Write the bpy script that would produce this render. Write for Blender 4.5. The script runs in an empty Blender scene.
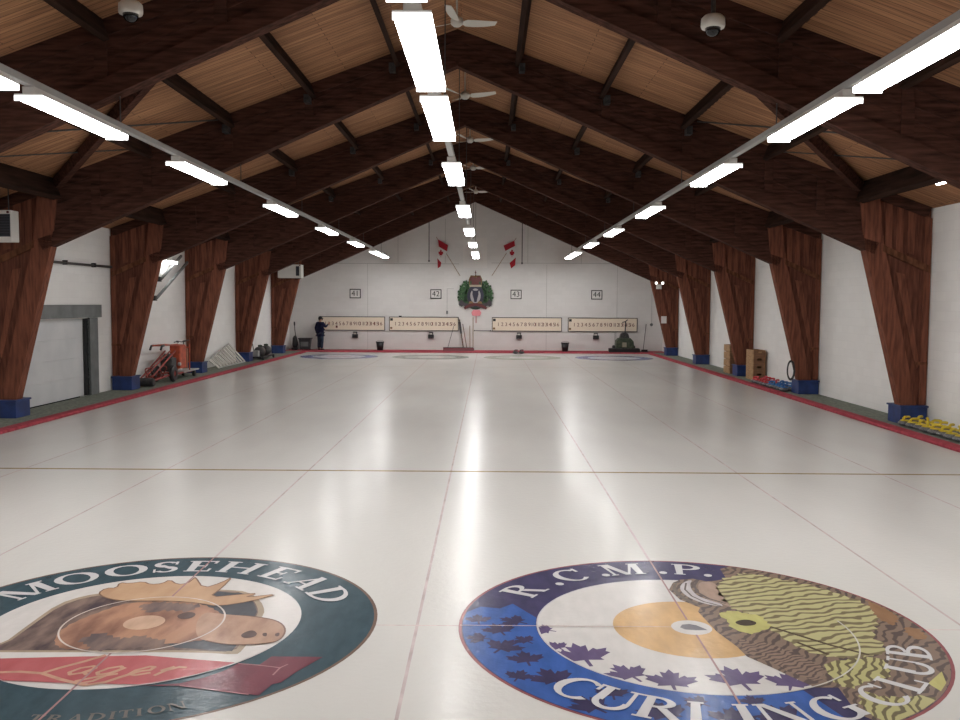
import bpy, bmesh, math, random
from mathutils import Vector, Matrix
random.seed(7)
C = bpy.context.scene.collection
PI = math.pi
BX = -0.12            # centre line of the building (the ice centre line is x = 0)
HW = 9.82             # half width between the walls
YF = 47.0             # far end wall
Y0 = -1.6             # wall behind the camera
TEE = 6.81            # near tee line
FZ = 0.05             # walkway level above the ice

# ------------------------------------------------------------------ helpers
def lin(c):
    return tuple(((v/255)/12.92 if v/255 <= 0.04045 else ((v/255+0.055)/1.055)**2.4) for v in c)

def setp(o, label=None, cat=None, group=None, kind=None):
    if label: o['label'] = label
    if cat: o['category'] = cat
    if group: o['group'] = group
    if kind: o['kind'] = kind
    return o

def thing(name, label, cat, loc=(0, 0, 0), rz=0, group=None):
    o = bpy.data.objects.new(name, None); C.objects.link(o)
    o.location = loc; o.rotation_euler = (0, 0, rz); o.empty_display_size = .2
    return setp(o, label, cat, group)

def obj(name, bm, mat, parent=None, smooth=False):
    bmesh.ops.recalc_face_normals(bm, faces=bm.faces)
    me = bpy.data.meshes.new(name); bm.to_mesh(me); bm.free()
    mats = mat if isinstance(mat, (list, tuple)) else [mat]
    for m in mats: me.materials.append(m)
    if smooth:
        for p in me.polygons: p.use_smooth = True
    o = bpy.data.objects.new(name, me); C.objects.link(o)
    if parent is not None: o.parent = parent
    return o

def dup(root, loc, rz=None, label=None, group=None):
    r = root.copy(); C.objects.link(r); r.location = loc
    if rz is not None: r.rotation_euler = (0, 0, rz)
    if label: r['label'] = label
    if group: r['group'] = group
    for ch in list(root.children):
        c = ch.copy(); C.objects.link(c); c.parent = r
        for g in list(ch.children):
            d = g.copy(); C.objects.link(d); d.parent = c
    return r

def NB(): return bmesh.new()

def box(bm, x0, x1, y0, y1, z0, z1, bev=0.0, mi=0):
    vs = [bm.verts.new((x, y, z)) for x in (x0, x1) for y in (y0, y1) for z in (z0, z1)]
    fs = []
    for f in ((0, 1, 3, 2), (4, 6, 7, 5), (0, 4, 5, 1), (2, 3, 7, 6), (0, 2, 6, 4), (1, 5, 7, 3)):
        fc = bm.faces.new([vs[i] for i in f]); fc.material_index = mi; fs.append(fc)
    if bev > 0:
        bmesh.ops.recalc_face_normals(bm, faces=fs)
        es = list({e for f in fs for e in f.edges})
        bmesh.ops.bevel(bm, geom=es, offset=bev, segments=2, affect='EDGES', profile=.5)
    return bm

def bar(bm, a, b, w, h, up=(0, 0, 1)):
    """rectangular bar from a to b, w across, h along up"""
    a, b = Vector(a), Vector(b); d = (b-a).normalized(); u = Vector(up)
    s = d.cross(u).normalized(); u = s.cross(d).normalized()
    vs = []
    for p in (a, b):
        for i, j in ((-1, -1), (1, -1), (1, 1), (-1, 1)):
            vs.append(bm.verts.new(p + s*(i*w/2) + u*(j*h/2)))
    for f in ((0, 1, 2, 3), (7, 6, 5, 4), (0, 4, 5, 1), (1, 5, 6, 2), (2, 6, 7, 3), (3, 7, 4, 0)):
        bm.faces.new([vs[i] for i in f])
    return bm

def tube(bm, pts, r, n=8, r2=None):
    pts = [Vector(p) for p in pts]; rings = []
    prev = None
    for i, p in enumerate(pts):
        if i == 0: d = pts[1]-p
        elif i == len(pts)-1: d = p-pts[i-1]
        else: d = (pts[i+1]-p).normalized() + (p-pts[i-1]).normalized()
        d.normalize()
        if prev is None:
            a = Vector((0, 0, 1)) if abs(d.z) < .9 else Vector((1, 0, 0))
            u = d.cross(a).normalized()
        else:
            u = (prev - d*prev.dot(d)).normalized()
        prev = u; v = d.cross(u)
        rr = r if r2 is None else r + (r2-r)*i/(len(pts)-1)
        rings.append([bm.verts.new(p + (u*math.cos(t)+v*math.sin(t))*rr) for t in [2*PI*k/n for k in range(n)]])
    for q, w in zip(rings, rings[1:]):
        for k in range(n): bm.faces.new((q[k], q[(k+1) % n], w[(k+1) % n], w[k]))
    bm.faces.new(rings[0][::-1]); bm.faces.new(rings[-1])
    return bm

def lathe(bm, prof, n=20, c=(0, 0, 0), axis='Z'):
    rings = []
    def P(r, h, t):
        x, y = r*math.cos(t), r*math.sin(t)
        return {'Z': (c[0]+x, c[1]+y, c[2]+h), 'Y': (c[0]+x, c[1]+h, c[2]+y), 'X': (c[0]+h, c[1]+x, c[2]+y)}[axis]
    for r, h in prof:
        if r < 1e-5: rings.append([bm.verts.new(P(0, h, 0))])
        else: rings.append([bm.verts.new(P(r, h, 2*PI*k/n)) for k in range(n)])
    for a, b in zip(rings, rings[1:]):
        for k in range(n):
            if len(a) == 1 and len(b) == 1: continue
            if len(a) == 1: bm.faces.new((a[0], b[k], b[(k+1) % n]))
            elif len(b) == 1: bm.faces.new((a[k], a[(k+1) % n], b[0]))
            else: bm.faces.new((a[k], a[(k+1) % n], b[(k+1) % n], b[k]))
    if len(rings[0]) > 1: bm.faces.new(rings[0][::-1])
    if len(rings[-1]) > 1: bm.faces.new(rings[-1])
    return bm

def prism(bm, pts, a0, a1, plane='XZ'):
    """outline pts extruded between a0 and a1 along the third axis"""
    def P(p, a):
        return {'XZ': (p[0], a, p[1]), 'XY': (p[0], p[1], a), 'YZ': (a, p[0], p[1])}[plane]
    A = [bm.verts.new(P(p, a0)) for p in pts]; B = [bm.verts.new(P(p, a1)) for p in pts]
    fa = bm.faces.new(A); fb = bm.faces.new(B[::-1]); n = len(pts)
    for i in range(n): bm.faces.new((A[i], B[i], B[(i+1) % n], A[(i+1) % n]))
    fa.normal_update(); fb.normal_update()
    bmesh.ops.triangulate(bm, faces=[fa, fb])
    return bm

def flat(bm, pts, z):
    f = bm.faces.new([bm.verts.new((x, y, z)) for x, y in pts])
    f.normal_update()
    if f.normal.z < 0: f.normal_flip()
    f.normal_update()
    bmesh.ops.triangulate(bm, faces=[f])
    return bm

def ringf(bm, r0, r1, z, a0=0, a1=2*PI, n=96, c=(0, 0)):
    P = lambda r, t: bm.verts.new((c[0]+r*math.cos(t), c[1]+r*math.sin(t), z))
    ts = [a0+(a1-a0)*i/n for i in range(n+1)]
    A = [P(r0, t) for t in ts] if r0 > 0 else None; B = [P(r1, t) for t in ts]
    if A is None:
        bm.faces.new(B[:-1])
    else:
        for i in range(n): bm.faces.new((A[i], B[i], B[i+1], A[i+1]))
    return bm

# ------------------------------------------------------------------ materials
def mat(name, col, rough=.6, metal=0, spec=.5, emit=None, es=0):
    m = bpy.data.materials.new(name); m.use_nodes = True
    b = m.node_tree.nodes['Principled BSDF']
    b.inputs['Base Color'].default_value = (*col, 1); b.inputs['Roughness'].default_value = rough
    b.inputs['Metallic'].default_value = metal; b.inputs['Specular IOR Level'].default_value = spec
    if emit: b.inputs['Emission Color'].default_value = (*emit, 1); b.inputs['Emission Strength'].default_value = es
    return m

def nd(m, t, **k):
    n = m.node_tree.nodes.new(t)
    for a, v in k.items(): setattr(n, a, v)
    return n

def noise_col(m, c1, c2, scale, stretch=(1, 1, 1), detail=4, lo=.35, hi=.65, bump=0, dist=.02, rot=(0, 0, 0)):
    L = m.node_tree.links; b = m.node_tree.nodes['Principled BSDF']
    tc = nd(m, 'ShaderNodeTexCoord'); mp = nd(m, 'ShaderNodeMapping'); nz = nd(m, 'ShaderNodeTexNoise'); cr = nd(m, 'ShaderNodeValToRGB')
    mp.inputs['Scale'].default_value = stretch; mp.inputs['Rotation'].default_value = rot
    nz.inputs['Scale'].default_value = scale; nz.inputs['Detail'].default_value = detail
    cr.color_ramp.elements[0].position = lo; cr.color_ramp.elements[1].position = hi
    cr.color_ramp.elements[0].color = (*c1, 1); cr.color_ramp.elements[1].color = (*c2, 1)
    L.new(tc.outputs['Object'], mp.inputs['Vector']); L.new(mp.outputs[0], nz.inputs['Vector'])
    L.new(nz.outputs['Fac'], cr.inputs[0]); L.new(cr.outputs[0], b.inputs['Base Color'])
    if bump:
        bp = nd(m, 'ShaderNodeBump'); bp.inputs['Strength'].default_value = bump; bp.inputs['Distance'].default_value = dist
        L.new(nz.outputs['Fac'], bp.inputs['Height']); L.new(bp.outputs[0], b.inputs['Normal'])
    return m

M = {}
WD1, WD2 = (.030, .0150, .0120), (.105, .046, .033)
def wood(name, stretch, c1=WD1, c2=WD2, scale=3.0):
    m = mat(name, c2, .8, spec=.04)
    return noise_col(m, c1, c2, scale, stretch, 6, .3, .72, .25, .01)
M['wood_v'] = wood('lit stained wood upright grain', (6, 6, .7), (.108, .043, .029), (.245, .093, .058))  # leg wood coloured lighter than the rafters, standing in for reflected light
M['wood_m'] = wood('lit stained wood panel grain', (6, 6, .7), (.072, .029, .021), (.175, .068, .044))  # leg panels too have the reflected light put into their colour
M['wood_h'] = wood('stained wood level grain', (.7, 6, 6))
M['wood_l'] = wood('stained wood lighter edge', (3, 3, 1), (.06, .026, .015), (.22, .09, .05))
M['wood_dk'] = wood('dark purlin wood', (4, .4, 4), (.016, .010, .008), (.050, .026, .019))

def deck_mat():
    m = mat('tan roof decking', (.3, .2, .1), .75, spec=.2)
    L = m.node_tree.links; b = m.node_tree.nodes['Principled BSDF']
    tc = nd(m, 'ShaderNodeTexCoord'); mp = nd(m, 'ShaderNodeMapping'); br = nd(m, 'ShaderNodeTexBrick')
    mp.inputs['Rotation'].default_value = (0, 0, 0)
    br.inputs['Scale'].default_value = 1; br.inputs['Brick Width'].default_value = 2.4; br.inputs['Row Height'].default_value = .14
    br.inputs['Mortar Size'].default_value = .006; br.inputs['Mortar Smooth'].default_value = .3
    br.inputs['Color1'].default_value = (.46, .245, .132, 1); br.inputs['Color2'].default_value = (.335, .168, .090, 1)
    br.inputs['Mortar'].default_value = (.09, .045, .025, 1)
    nz = nd(m, 'ShaderNodeTexNoise'); nz.inputs['Scale'].default_value = 2.5; nz.inputs['Detail'].default_value = 5
    mp2 = nd(m, 'ShaderNodeMapping'); mp2.inputs['Scale'].default_value = (.5, 9, .5)
    mx = nd(m, 'ShaderNodeMix', data_type='RGBA', blend_type='MULTIPLY'); mx.inputs['Factor'].default_value = .75
    cr = nd(m, 'ShaderNodeValToRGB'); cr.color_ramp.elements[0].position = .3; cr.color_ramp.elements[1].position = .7
    cr.color_ramp.elements[0].color = (.45, .42, .4, 1); cr.color_ramp.elements[1].color = (1.15, 1.1, 1.05, 1)
    L.new(tc.outputs['Object'], mp.inputs['Vector']); L.new(mp.outputs[0], br.inputs['Vector'])
    L.new(tc.outputs['Object'], mp2.inputs['Vector']); L.new(mp2.outputs[0], nz.inputs['Vector']); L.new(nz.outputs['Fac'], cr.inputs[0])
    L.new(br.outputs['Color'], mx.inputs['A']); L.new(cr.outputs[0], mx.inputs['B']); L.new(mx.outputs['Result'], b.inputs['Base Color'])
    return m
M['deck'] = deck_mat()

def block_mat(name, axis, c1, c2, bw=.4, rh=.2):
    """painted concrete block: axis says which object axis runs along the wall"""
    m = mat(name, c1, .6, spec=.3)
    L = m.node_tree.links; b = m.node_tree.nodes['Principled BSDF']
    tc = nd(m, 'ShaderNodeTexCoord'); sx = nd(m, 'ShaderNodeSeparateXYZ'); cx = nd(m, 'ShaderNodeCombineXYZ'); br = nd(m, 'ShaderNodeTexBrick')
    L.new(tc.outputs['Object'], sx.inputs[0]); L.new(sx.outputs[axis], cx.inputs[0]); L.new(sx.outputs['Z'], cx.inputs[1]); L.new(cx.outputs[0], br.inputs['Vector'])
    br.inputs['Scale'].default_value = 1; br.inputs['Brick Width'].default_value = bw; br.inputs['Row Height'].default_value = rh
    br.inputs['Mortar Size'].default_value = .006; br.inputs['Mortar Smooth'].default_value = .6
    br.inputs['Color1'].default_value = (*c1, 1); br.inputs['Color2'].default_value = (*c2, 1)
    br.inputs['Mortar'].default_value = (*[v*.93 for v in c1], 1)
    bp = nd(m, 'ShaderNodeBump'); bp.invert = True; bp.inputs['Strength'].default_value = .35; bp.inputs['Distance'].default_value = .01
    nz = nd(m, 'ShaderNodeTexNoise'); nz.inputs['Scale'].default_value = .8; nz.inputs['Detail'].default_value = 6
    cr = nd(m, 'ShaderNodeValToRGB'); cr.color_ramp.elements[0].position = .3; cr.color_ramp.elements[1].position = .6
    cr.color_ramp.elements[0].color = (.95, .945, .94, 1); cr.color_ramp.elements[1].color = (1, 1, 1, 1)
    mx = nd(m, 'ShaderNodeMix', data_type='RGBA', blend_type='MULTIPLY'); mx.inputs['Factor'].default_value = .8
    L.new(tc.outputs['Object'], nz.inputs['Vector']); L.new(nz.outputs['Fac'], cr.inputs[0])
    L.new(br.outputs['Color'], mx.inputs['A']); L.new(cr.outputs[0], mx.inputs['B']); L.new(mx.outputs['Result'], b.inputs['Base Color'])
    L.new(br.outputs['Fac'], bp.inputs['Height']); L.new(bp.outputs[0], b.inputs['Normal'])
    return m
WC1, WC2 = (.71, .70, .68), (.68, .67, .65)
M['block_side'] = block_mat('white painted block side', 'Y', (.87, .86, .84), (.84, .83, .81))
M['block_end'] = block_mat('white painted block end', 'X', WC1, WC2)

ICE_R, ICE_S = .25, .17
def icy(m, c1, c2, scale=.6, lo=.3, hi=.7):
    """glossy pebbled ice over whatever colour is frozen into it"""
    b = m.node_tree.nodes['Principled BSDF']; L = m.node_tree.links
    b.inputs['Roughness'].default_value = ICE_R; b.inputs['IOR'].default_value = 1.31; b.inputs['Specular IOR Level'].default_value = ICE_S
    noise_col(m, c1, c2, scale, (1, .35, 1), 6, lo, hi)
    tc = nd(m, 'ShaderNodeTexCoord'); nz = nd(m, 'ShaderNodeTexNoise'); bp = nd(m, 'ShaderNodeBump')
    nz.inputs['Scale'].default_value = 16; nz.inputs['Detail'].default_value = 3
    bp.inputs['Strength'].default_value = .2; bp.inputs['Distance'].default_value = .012
    n2 = nd(m, 'ShaderNodeTexNoise'); b2 = nd(m, 'ShaderNodeBump'); n2.inputs['Scale'].default_value = 13; n2.inputs['Detail'].default_value = 2
    b2.inputs['Strength'].default_value = .5; b2.inputs['Distance'].default_value = .007
    L.new(tc.outputs['Object'], n2.inputs['Vector']); L.new(n2.outputs['Fac'], b2.inputs['Height']); L.new(b2.outputs[0], b.inputs['Coat Normal'])
    b.inputs['Coat Weight'].default_value = .07; b.inputs['Coat Roughness'].default_value = .06; b.inputs['Coat IOR'].default_value = 1.31
    L.new(tc.outputs['Object'], nz.inputs['Vector']); L.new(nz.outputs['Fac'], bp.inputs['Height']); L.new(bp.outputs[0], b.inputs['Normal'])
    return m
M['ice'] = icy(mat('white pebbled ice', (.75, .73, .7)), (.470, .462, .438), (.540, .531, .506), .5)
PK = .515/lin((212, 207, 201))[0]
PAINT = {}
def pc(rgb, d=.16):
    c = [v*PK for v in lin(rgb)]; g = .3*c[0]+.6*c[1]+.1*c[2]
    return [min(.85, v*(1-d)+g*d) for v in c]
def paint(rgb, var=.12):
    k = (rgb, var)
    if k not in PAINT:
        c = pc(rgb)
        PAINT[k] = icy(mat('ice paint %d %d %d' % rgb, c), [v*(1-var) for v in c], [min(.9, v*(1+var)) for v in c], 9, .35, .65)
    return PAINT[k]

M['carpet'] = noise_col(mat('green grey carpet', (.1, .12, .1), .95, spec=.1), (.13, .15, .125), (.23, .245, .205), 14, bump=.3)
M['redcarpet'] = noise_col(mat('red carpet', (.3, .03, .05), .9, spec=.15), (.25, .034, .050), (.37, .062, .080), 10, bump=.2)
M['blue'] = noise_col(mat('blue painted wood', (.01, .035, .16), .5), (.008, .024, .105), (.013, .042, .18), 5)
M['white'] = mat('white enamel', (.72, .71, .68), .4)
M['offwhite'] = mat('off white enamel', (.62, .60, .55), .5)
M['grey'] = noise_col(mat('grey painted steel', (.14, .15, .15), .6), (.12, .13, .13), (.17, .18, .18), 3)
M['lgrey'] = mat('galvanised grey', (.42, .42, .41), .45, .3)
M['black'] = mat('black plastic', (.012, .012, .014), .45)
M['dark'] = noise_col(mat('dark grimy metal', (.03, .03, .032), .5), (.015, .015, .017), (.055, .05, .05), 12)
M['door'] = noise_col(mat('white sectional door', (.6, .61, .62), .5), (.56, .57, .58), (.64, .645, .65), 1.2)
M['tube'] = mat('lit fluorescent lens', (.9, .9, .9), .4, emit=(1, .992, .98), es=1)
M['orange'] = noise_col(mat('worn orange paint', (.45, .07, .02), .5), (.30, .045, .018), (.50, .085, .03), 8)
M['redmetal'] = noise_col(mat('worn red paint', (.3, .03, .02), .5), (.18, .025, .018), (.36, .045, .03), 9)
M['chrome'] = mat('bright steel', (.6, .6, .6), .3, .9)
M['granite'] = noise_col(mat('grey granite', (.2, .2, .21), .35), (.07, .07, .075), (.19, .19, .20), 45)
M['yellow'] = mat('yellow handle plastic', (.62, .47, .03), .4)
M['bluep'] = mat('blue handle plastic', (.03, .16, .42), .4)
M['redp'] = mat('red handle plastic', (.50, .035, .05), .4)
M['crate'] = noise_col(mat('pine crate wood', (.4, .24, .1), .7), (.28, .155, .07), (.46, .28, .135), 4, (1, 1, 6))
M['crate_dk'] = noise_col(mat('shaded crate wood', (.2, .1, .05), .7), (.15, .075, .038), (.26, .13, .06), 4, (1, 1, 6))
M['cream'] = mat('cream score board', (.80, .70, .56), .6)
M['number'] = mat('brown numerals', (.14, .025, .018), .6)
M['ink'] = mat('black ink', (.015, .015, .015), .6)
M['flagred'] = mat('red flag cloth', (.36, .02, .03), .8, spec=.2)
M['flagwhite'] = mat('white flag cloth', (.7, .69, .67), .8, spec=.2)
M['leaf'] = noise_col(mat('green crest leaf', (.03, .09, .03), .6), (.010, .035, .013), (.04, .115, .035), 9)
M['navy'] = mat('navy enamel', (.018, .018, .04), .5)
M['brass'] = mat('gold paint', (.22, .13, .05), .5, .1)
M['crimson'] = mat('crimson enamel', (.11, .016, .016), .5)
M['pink'] = mat('pale pink card', (.68, .24, .27), .7)
M['skin'] = mat('skin', (.46, .25, .17), .6)
M['jacket'] = noise_col(mat('navy jacket', (.010, .011, .04), .85, spec=.2), (.007, .008, .028), (.016, .018, .06), 8)
M['jeans'] = noise_col(mat('dark jeans', (.03, .045, .075), .85, spec=.2), (.02, .032, .055), (.045, .065, .10), 9)
M['hair'] = mat('dark cap cloth', (.02, .018, .018), .8)
M['handle'] = mat('pale wood handle', (.3, .19, .1), .6)
M['brown_handle'] = mat('brown broom handle', (.12, .07, .045), .6)
M['glass'] = mat('dark camera dome', (.01, .01, .012), .08)
M['tube_end'] = mat('translucent lamp end', (.9, .9, .9), .4, emit=(1, .992, .98), es=1.4)
M['lamp'] = mat('lit lamp head', (.9, .9, .88), .3, emit=(1, .97, .9), es=3)
M['paper'] = mat('white paper', (.75, .74, .72), .8)
M['bulletin'] = mat('dark louvre', (.012, .014, .022), .5)
M['pipe'] = mat('dark iron pipe', (.05, .045, .045), .5)
M['greenmetal'] = noise_col(mat('dark green machine paint', (.03, .05, .03), .5), (.02, .032, .02), (.06, .08, .045), 10)

# ------------------------------------------------------------------ camera
cam = bpy.data.cameras.new('camera'); co = bpy.data.objects.new('camera', cam); C.objects.link(co)
cam.lens = 33.4755; cam.sensor_width = 36; cam.sensor_fit = 'HORIZONTAL'; cam.clip_end = 200; cam.clip_start = .05
_r, _u, _b = (0.999945, 0.009151, 0.005202), (-0.00577, 0.063166, 0.997986), (0.008804, -0.997961, 0.063215)
co.matrix_world = Matrix(((_r[0], _u[0], _b[0], .53923), (_r[1], _u[1], _b[1], 0), (_r[2], _u[2], _b[2], 2.50777), (0, 0, 0, 1)))
bpy.context.scene.camera = co

def deck_z(x): return 8.1-.365*abs(x)      # x from the building's centre line
def soffit_z(x): return 7.36-.44*abs(x)

# ------------------------------------------------------------------ setting
ICE_X, ICE_Y = 8.63, 45.2
floor = setp(obj('floor', box(NB(), -ICE_X, ICE_X, Y0, ICE_Y, -.15, 0), M['ice']), kind='structure')
def ice_line(name, x0, x1, y0, y1, rgb, z=.0006):
    return obj(name, flat(NB(), [(x0, y0), (x1, y0), (x1, y1), (x0, y1)], z), paint(rgb, .15), floor)
S2 = 4.27/2
for k in range(-3, 4):
    ice_line('side_line' if k % 2 == 0 else 'centre_line', k*S2-.012, k*S2+.012, .3, 44.9, (200, 182, 180), .0006)
ice_line('hog_line', -ICE_X+.02, ICE_X-.02, TEE+6.36, TEE+6.44, (158, 136, 88), .0008)
ice_line('tee_line', -ICE_X+.02, ICE_X-.02, TEE-.008, TEE+.008, (212, 190, 184), .0007)
ice_line('tee_line', -ICE_X+.02, ICE_X-.02, TEE+34.74, TEE+34.76, (200, 165, 160), .0007)
ice_line('hog_line', -ICE_X+.02, ICE_X-.02, TEE+34.75-6.42, TEE+34.75-6.38, (190, 180, 150), .0008)

WL, WR = BX-HW, BX+HW
for nm, xa, xb in (('walkway_left', WL, -ICE_X-.24), ('walkway_right', ICE_X+.24, WR)):
    setp(obj(nm, box(NB(), xa, xb, Y0, 45.4, -.15, FZ), M['carpet']), kind='structure')
setp(obj('walkway_end', box(NB(), WL, WR, 45.4, YF, -.15, FZ), M['redcarpet']), kind='structure')
def curb(nm, pts, plane, a0, a1):
    setp(obj(nm, prism(NB(), pts, a0, a1, plane), M['redcarpet']), kind='structure')
for nm, s in (('curb_left', -1), ('curb_right', 1)):
    curb(nm, [(s*ICE_X, -.15), (s*ICE_X, .035), (s*(ICE_X+.03), .062), (s*(ICE_X+.24), .062), (s*(ICE_X+.24), -.15)], 'XZ', Y0, 45.4)
curb('curb_end', [(ICE_Y, -.15), (ICE_Y, .03), (ICE_Y+.03, .055), (45.4, .055), (45.4, -.15)], 'YZ', -ICE_X, ICE_X)

# ceiling: two slopes of decking, purlins between the frames
FR = [12.5, 18.6, 24.7, 30.8, 36.9, 43.0]
FT = .26
e = HW+.15
prof = [(BX-e, deck_z(e)), (BX, 8.1), (BX+e, deck_z(e)), (BX+e, deck_z(e)+.15), (BX, 8.25), (BX-e, deck_z(e)+.15)]
bm = NB()
A = [bm.verts.new((x, Y0-.2, z)) for x, z in prof]; B = [bm.verts.new((x, YF+.2, z)) for x, z in prof]
for i in range(6): bm.faces.new((A[i], A[(i+1) % 6], B[(i+1) % 6], B[i]))
for Q in (A, B[::-1]):
    bm.faces.new((Q[0], Q[1], Q[4], Q[5])); bm.faces.new((Q[1], Q[2], Q[3], Q[4]))
ceiling = setp(obj('ceiling', bm, M['deck']), kind='structure')
edges = [6.66]+FR+[YF]
SL = math.atan(.365)
for i in range(len(edges)-1):
    ya = edges[i]+(FT if i > 0 else 0); yb = edges[i+1]
    for s in (-1, 1):
        for x, w, h in ((1.32, .09, .30), (3.05, .09, .30), (4.72, .09, .30), (6.42, .09, .30), (8.42, .16, .42)):
            n = Vector((s*.365, 0, 1)).normalized()
            c = Vector((BX+s*x, 0, deck_z(x)))-n*(h/2+.002)
            obj('purlin', bar(NB(), c+Vector((0, ya, 0)), c+Vector((0, yb, 0)), w, h, n), M['wood_dk'], ceiling)
            if i in (1, 2, 3) and x < 6:    # steel hanger at each purlin end
                for yy in (ya+.12, yb-.12):
                    bm = NB(); box(bm, BX+s*x-.06, BX+s*x+.06, yy-.11, yy+.11, deck_z(x)-.42, deck_z(x)-.26)
                    obj('purlin_hanger', bm, M['dark'], ceiling)
for s in (-1, 1):
    q = lambda x, y, d: Vector((BX+s*x, y, deck_z(x)-d))
    obj('roof_brace', bar(NB(), q(4.6, 14.5, .14), q(8.25, 18.55, .14), .16, .2, (s*.365, 0, 1)), M['wood_h'], ceiling)
    obj('brace_rod', tube(NB(), [q(4.9, 18.5, .08), q(8.3, 14.0, .08)], .018, 6), M['pipe'], ceiling)
    obj('brace_rod', tube(NB(), [q(6.5, 18.5, .09), q(8.3, 15.6, .09)], .014, 6), M['pipe'], ceiling)

# walls
DY0, DY1, DZ = 19.55, 23.3, 2.06
bm = NB()
for a in ((Y0, DY0, 0, 4.7), (DY1, YF, 0, 4.7), (DY0, DY1, DZ, 4.7)):
    box(bm, WL-.25, WL, a[0], a[1], a[2]-.15 if a[2] == 0 else a[2], a[3])
setp(obj('wall_left', bm, M['block_side']), kind='structure')
setp(obj('wall_right', box(NB(), WR, WR+.25, Y0, YF, -.15, 4.7), M['block_side']), kind='structure')
gp = [(BX-HW, -.15), (BX+HW, -.15), (BX+HW, deck_z(HW)), (BX, 8.1), (BX-HW, deck_z(HW))]
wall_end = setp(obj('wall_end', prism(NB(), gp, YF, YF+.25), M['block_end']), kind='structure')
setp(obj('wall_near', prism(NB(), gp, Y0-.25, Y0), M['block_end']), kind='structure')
seam = mat('grey wall seam', (.40, .39, .37), .7)
bm = NB(); box(bm, WL+.3, -1.0, YF-.012, YF, 4.56, 4.585); box(bm, .7, WR-.3, YF-.012, YF, 4.62, 4.64); obj('wall_seam', bm, seam, wall_end)
bm = NB()
for x in (-4.2, -1.72, 2.6, 5.4): box(bm, x-.01, x+.01, YF-.012, YF, 4.6, deck_z(x-BX)-.6)
obj('wall_seam', bm, seam, wall_end)
bm = NB()
for x in (-5.8, 3.6, 7.3): box(bm, x-.008, x+.008, YF-.012, YF, .05, 4.56)
obj('wall_seam', bm, seam, wall_end)
bm = NB()
for x0, x1, z0, z1 in ((-.80, -.77, 4.36, 5.92), (.44, .47, 4.36, 5.92), (-.8, .47, 5.89, 5.93), (-.8, .47, 4.35, 4.38)): box(bm, x0, x1, YF-.03, YF, z0, z1)
box(bm, -.77, .44, YF-.012, YF, 4.38, 5.89)
obj('gable_hatch', bm, mat('hatch board', (.72, .70, .67), .7), wall_end)

# sectional garage door in the left wall
door = NB()
for i in range(4):
    z0 = FZ+i*(DZ-FZ)/4
    box(door, WL-.16, WL-.10, DY0, DY1, z0+.0015, z0+(DZ-FZ)/4-.0015, .003)
d1 = setp(obj('door_1', door, M['door']), kind='structure')
bm = NB(); box(bm, WL-.19, WL-.161, DY0, DY1, FZ, DZ); obj('door_backing', bm, M['lgrey'], d1)
bm = NB()
box(bm, WL-.05, WL+.06, DY1, DY1+.46, FZ, DZ+.02); box(bm, WL-.05, WL+.06, DY0-.46, DY0, FZ, DZ+.02)
box(bm, WL-.02, WL+.10, DY0-.75, DY1+.62, DZ+.03, DZ+.36)
obj('door_casing', bm, M['grey'], d1)
bm = NB(); box(bm, WL-.10, WL-.01, DY1-.10, DY1-.005, FZ, DZ); obj('jamb_gap_shade', bm, M['black'], d1)  # solid black strip stands in for the shaded gap inside the jamb

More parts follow.
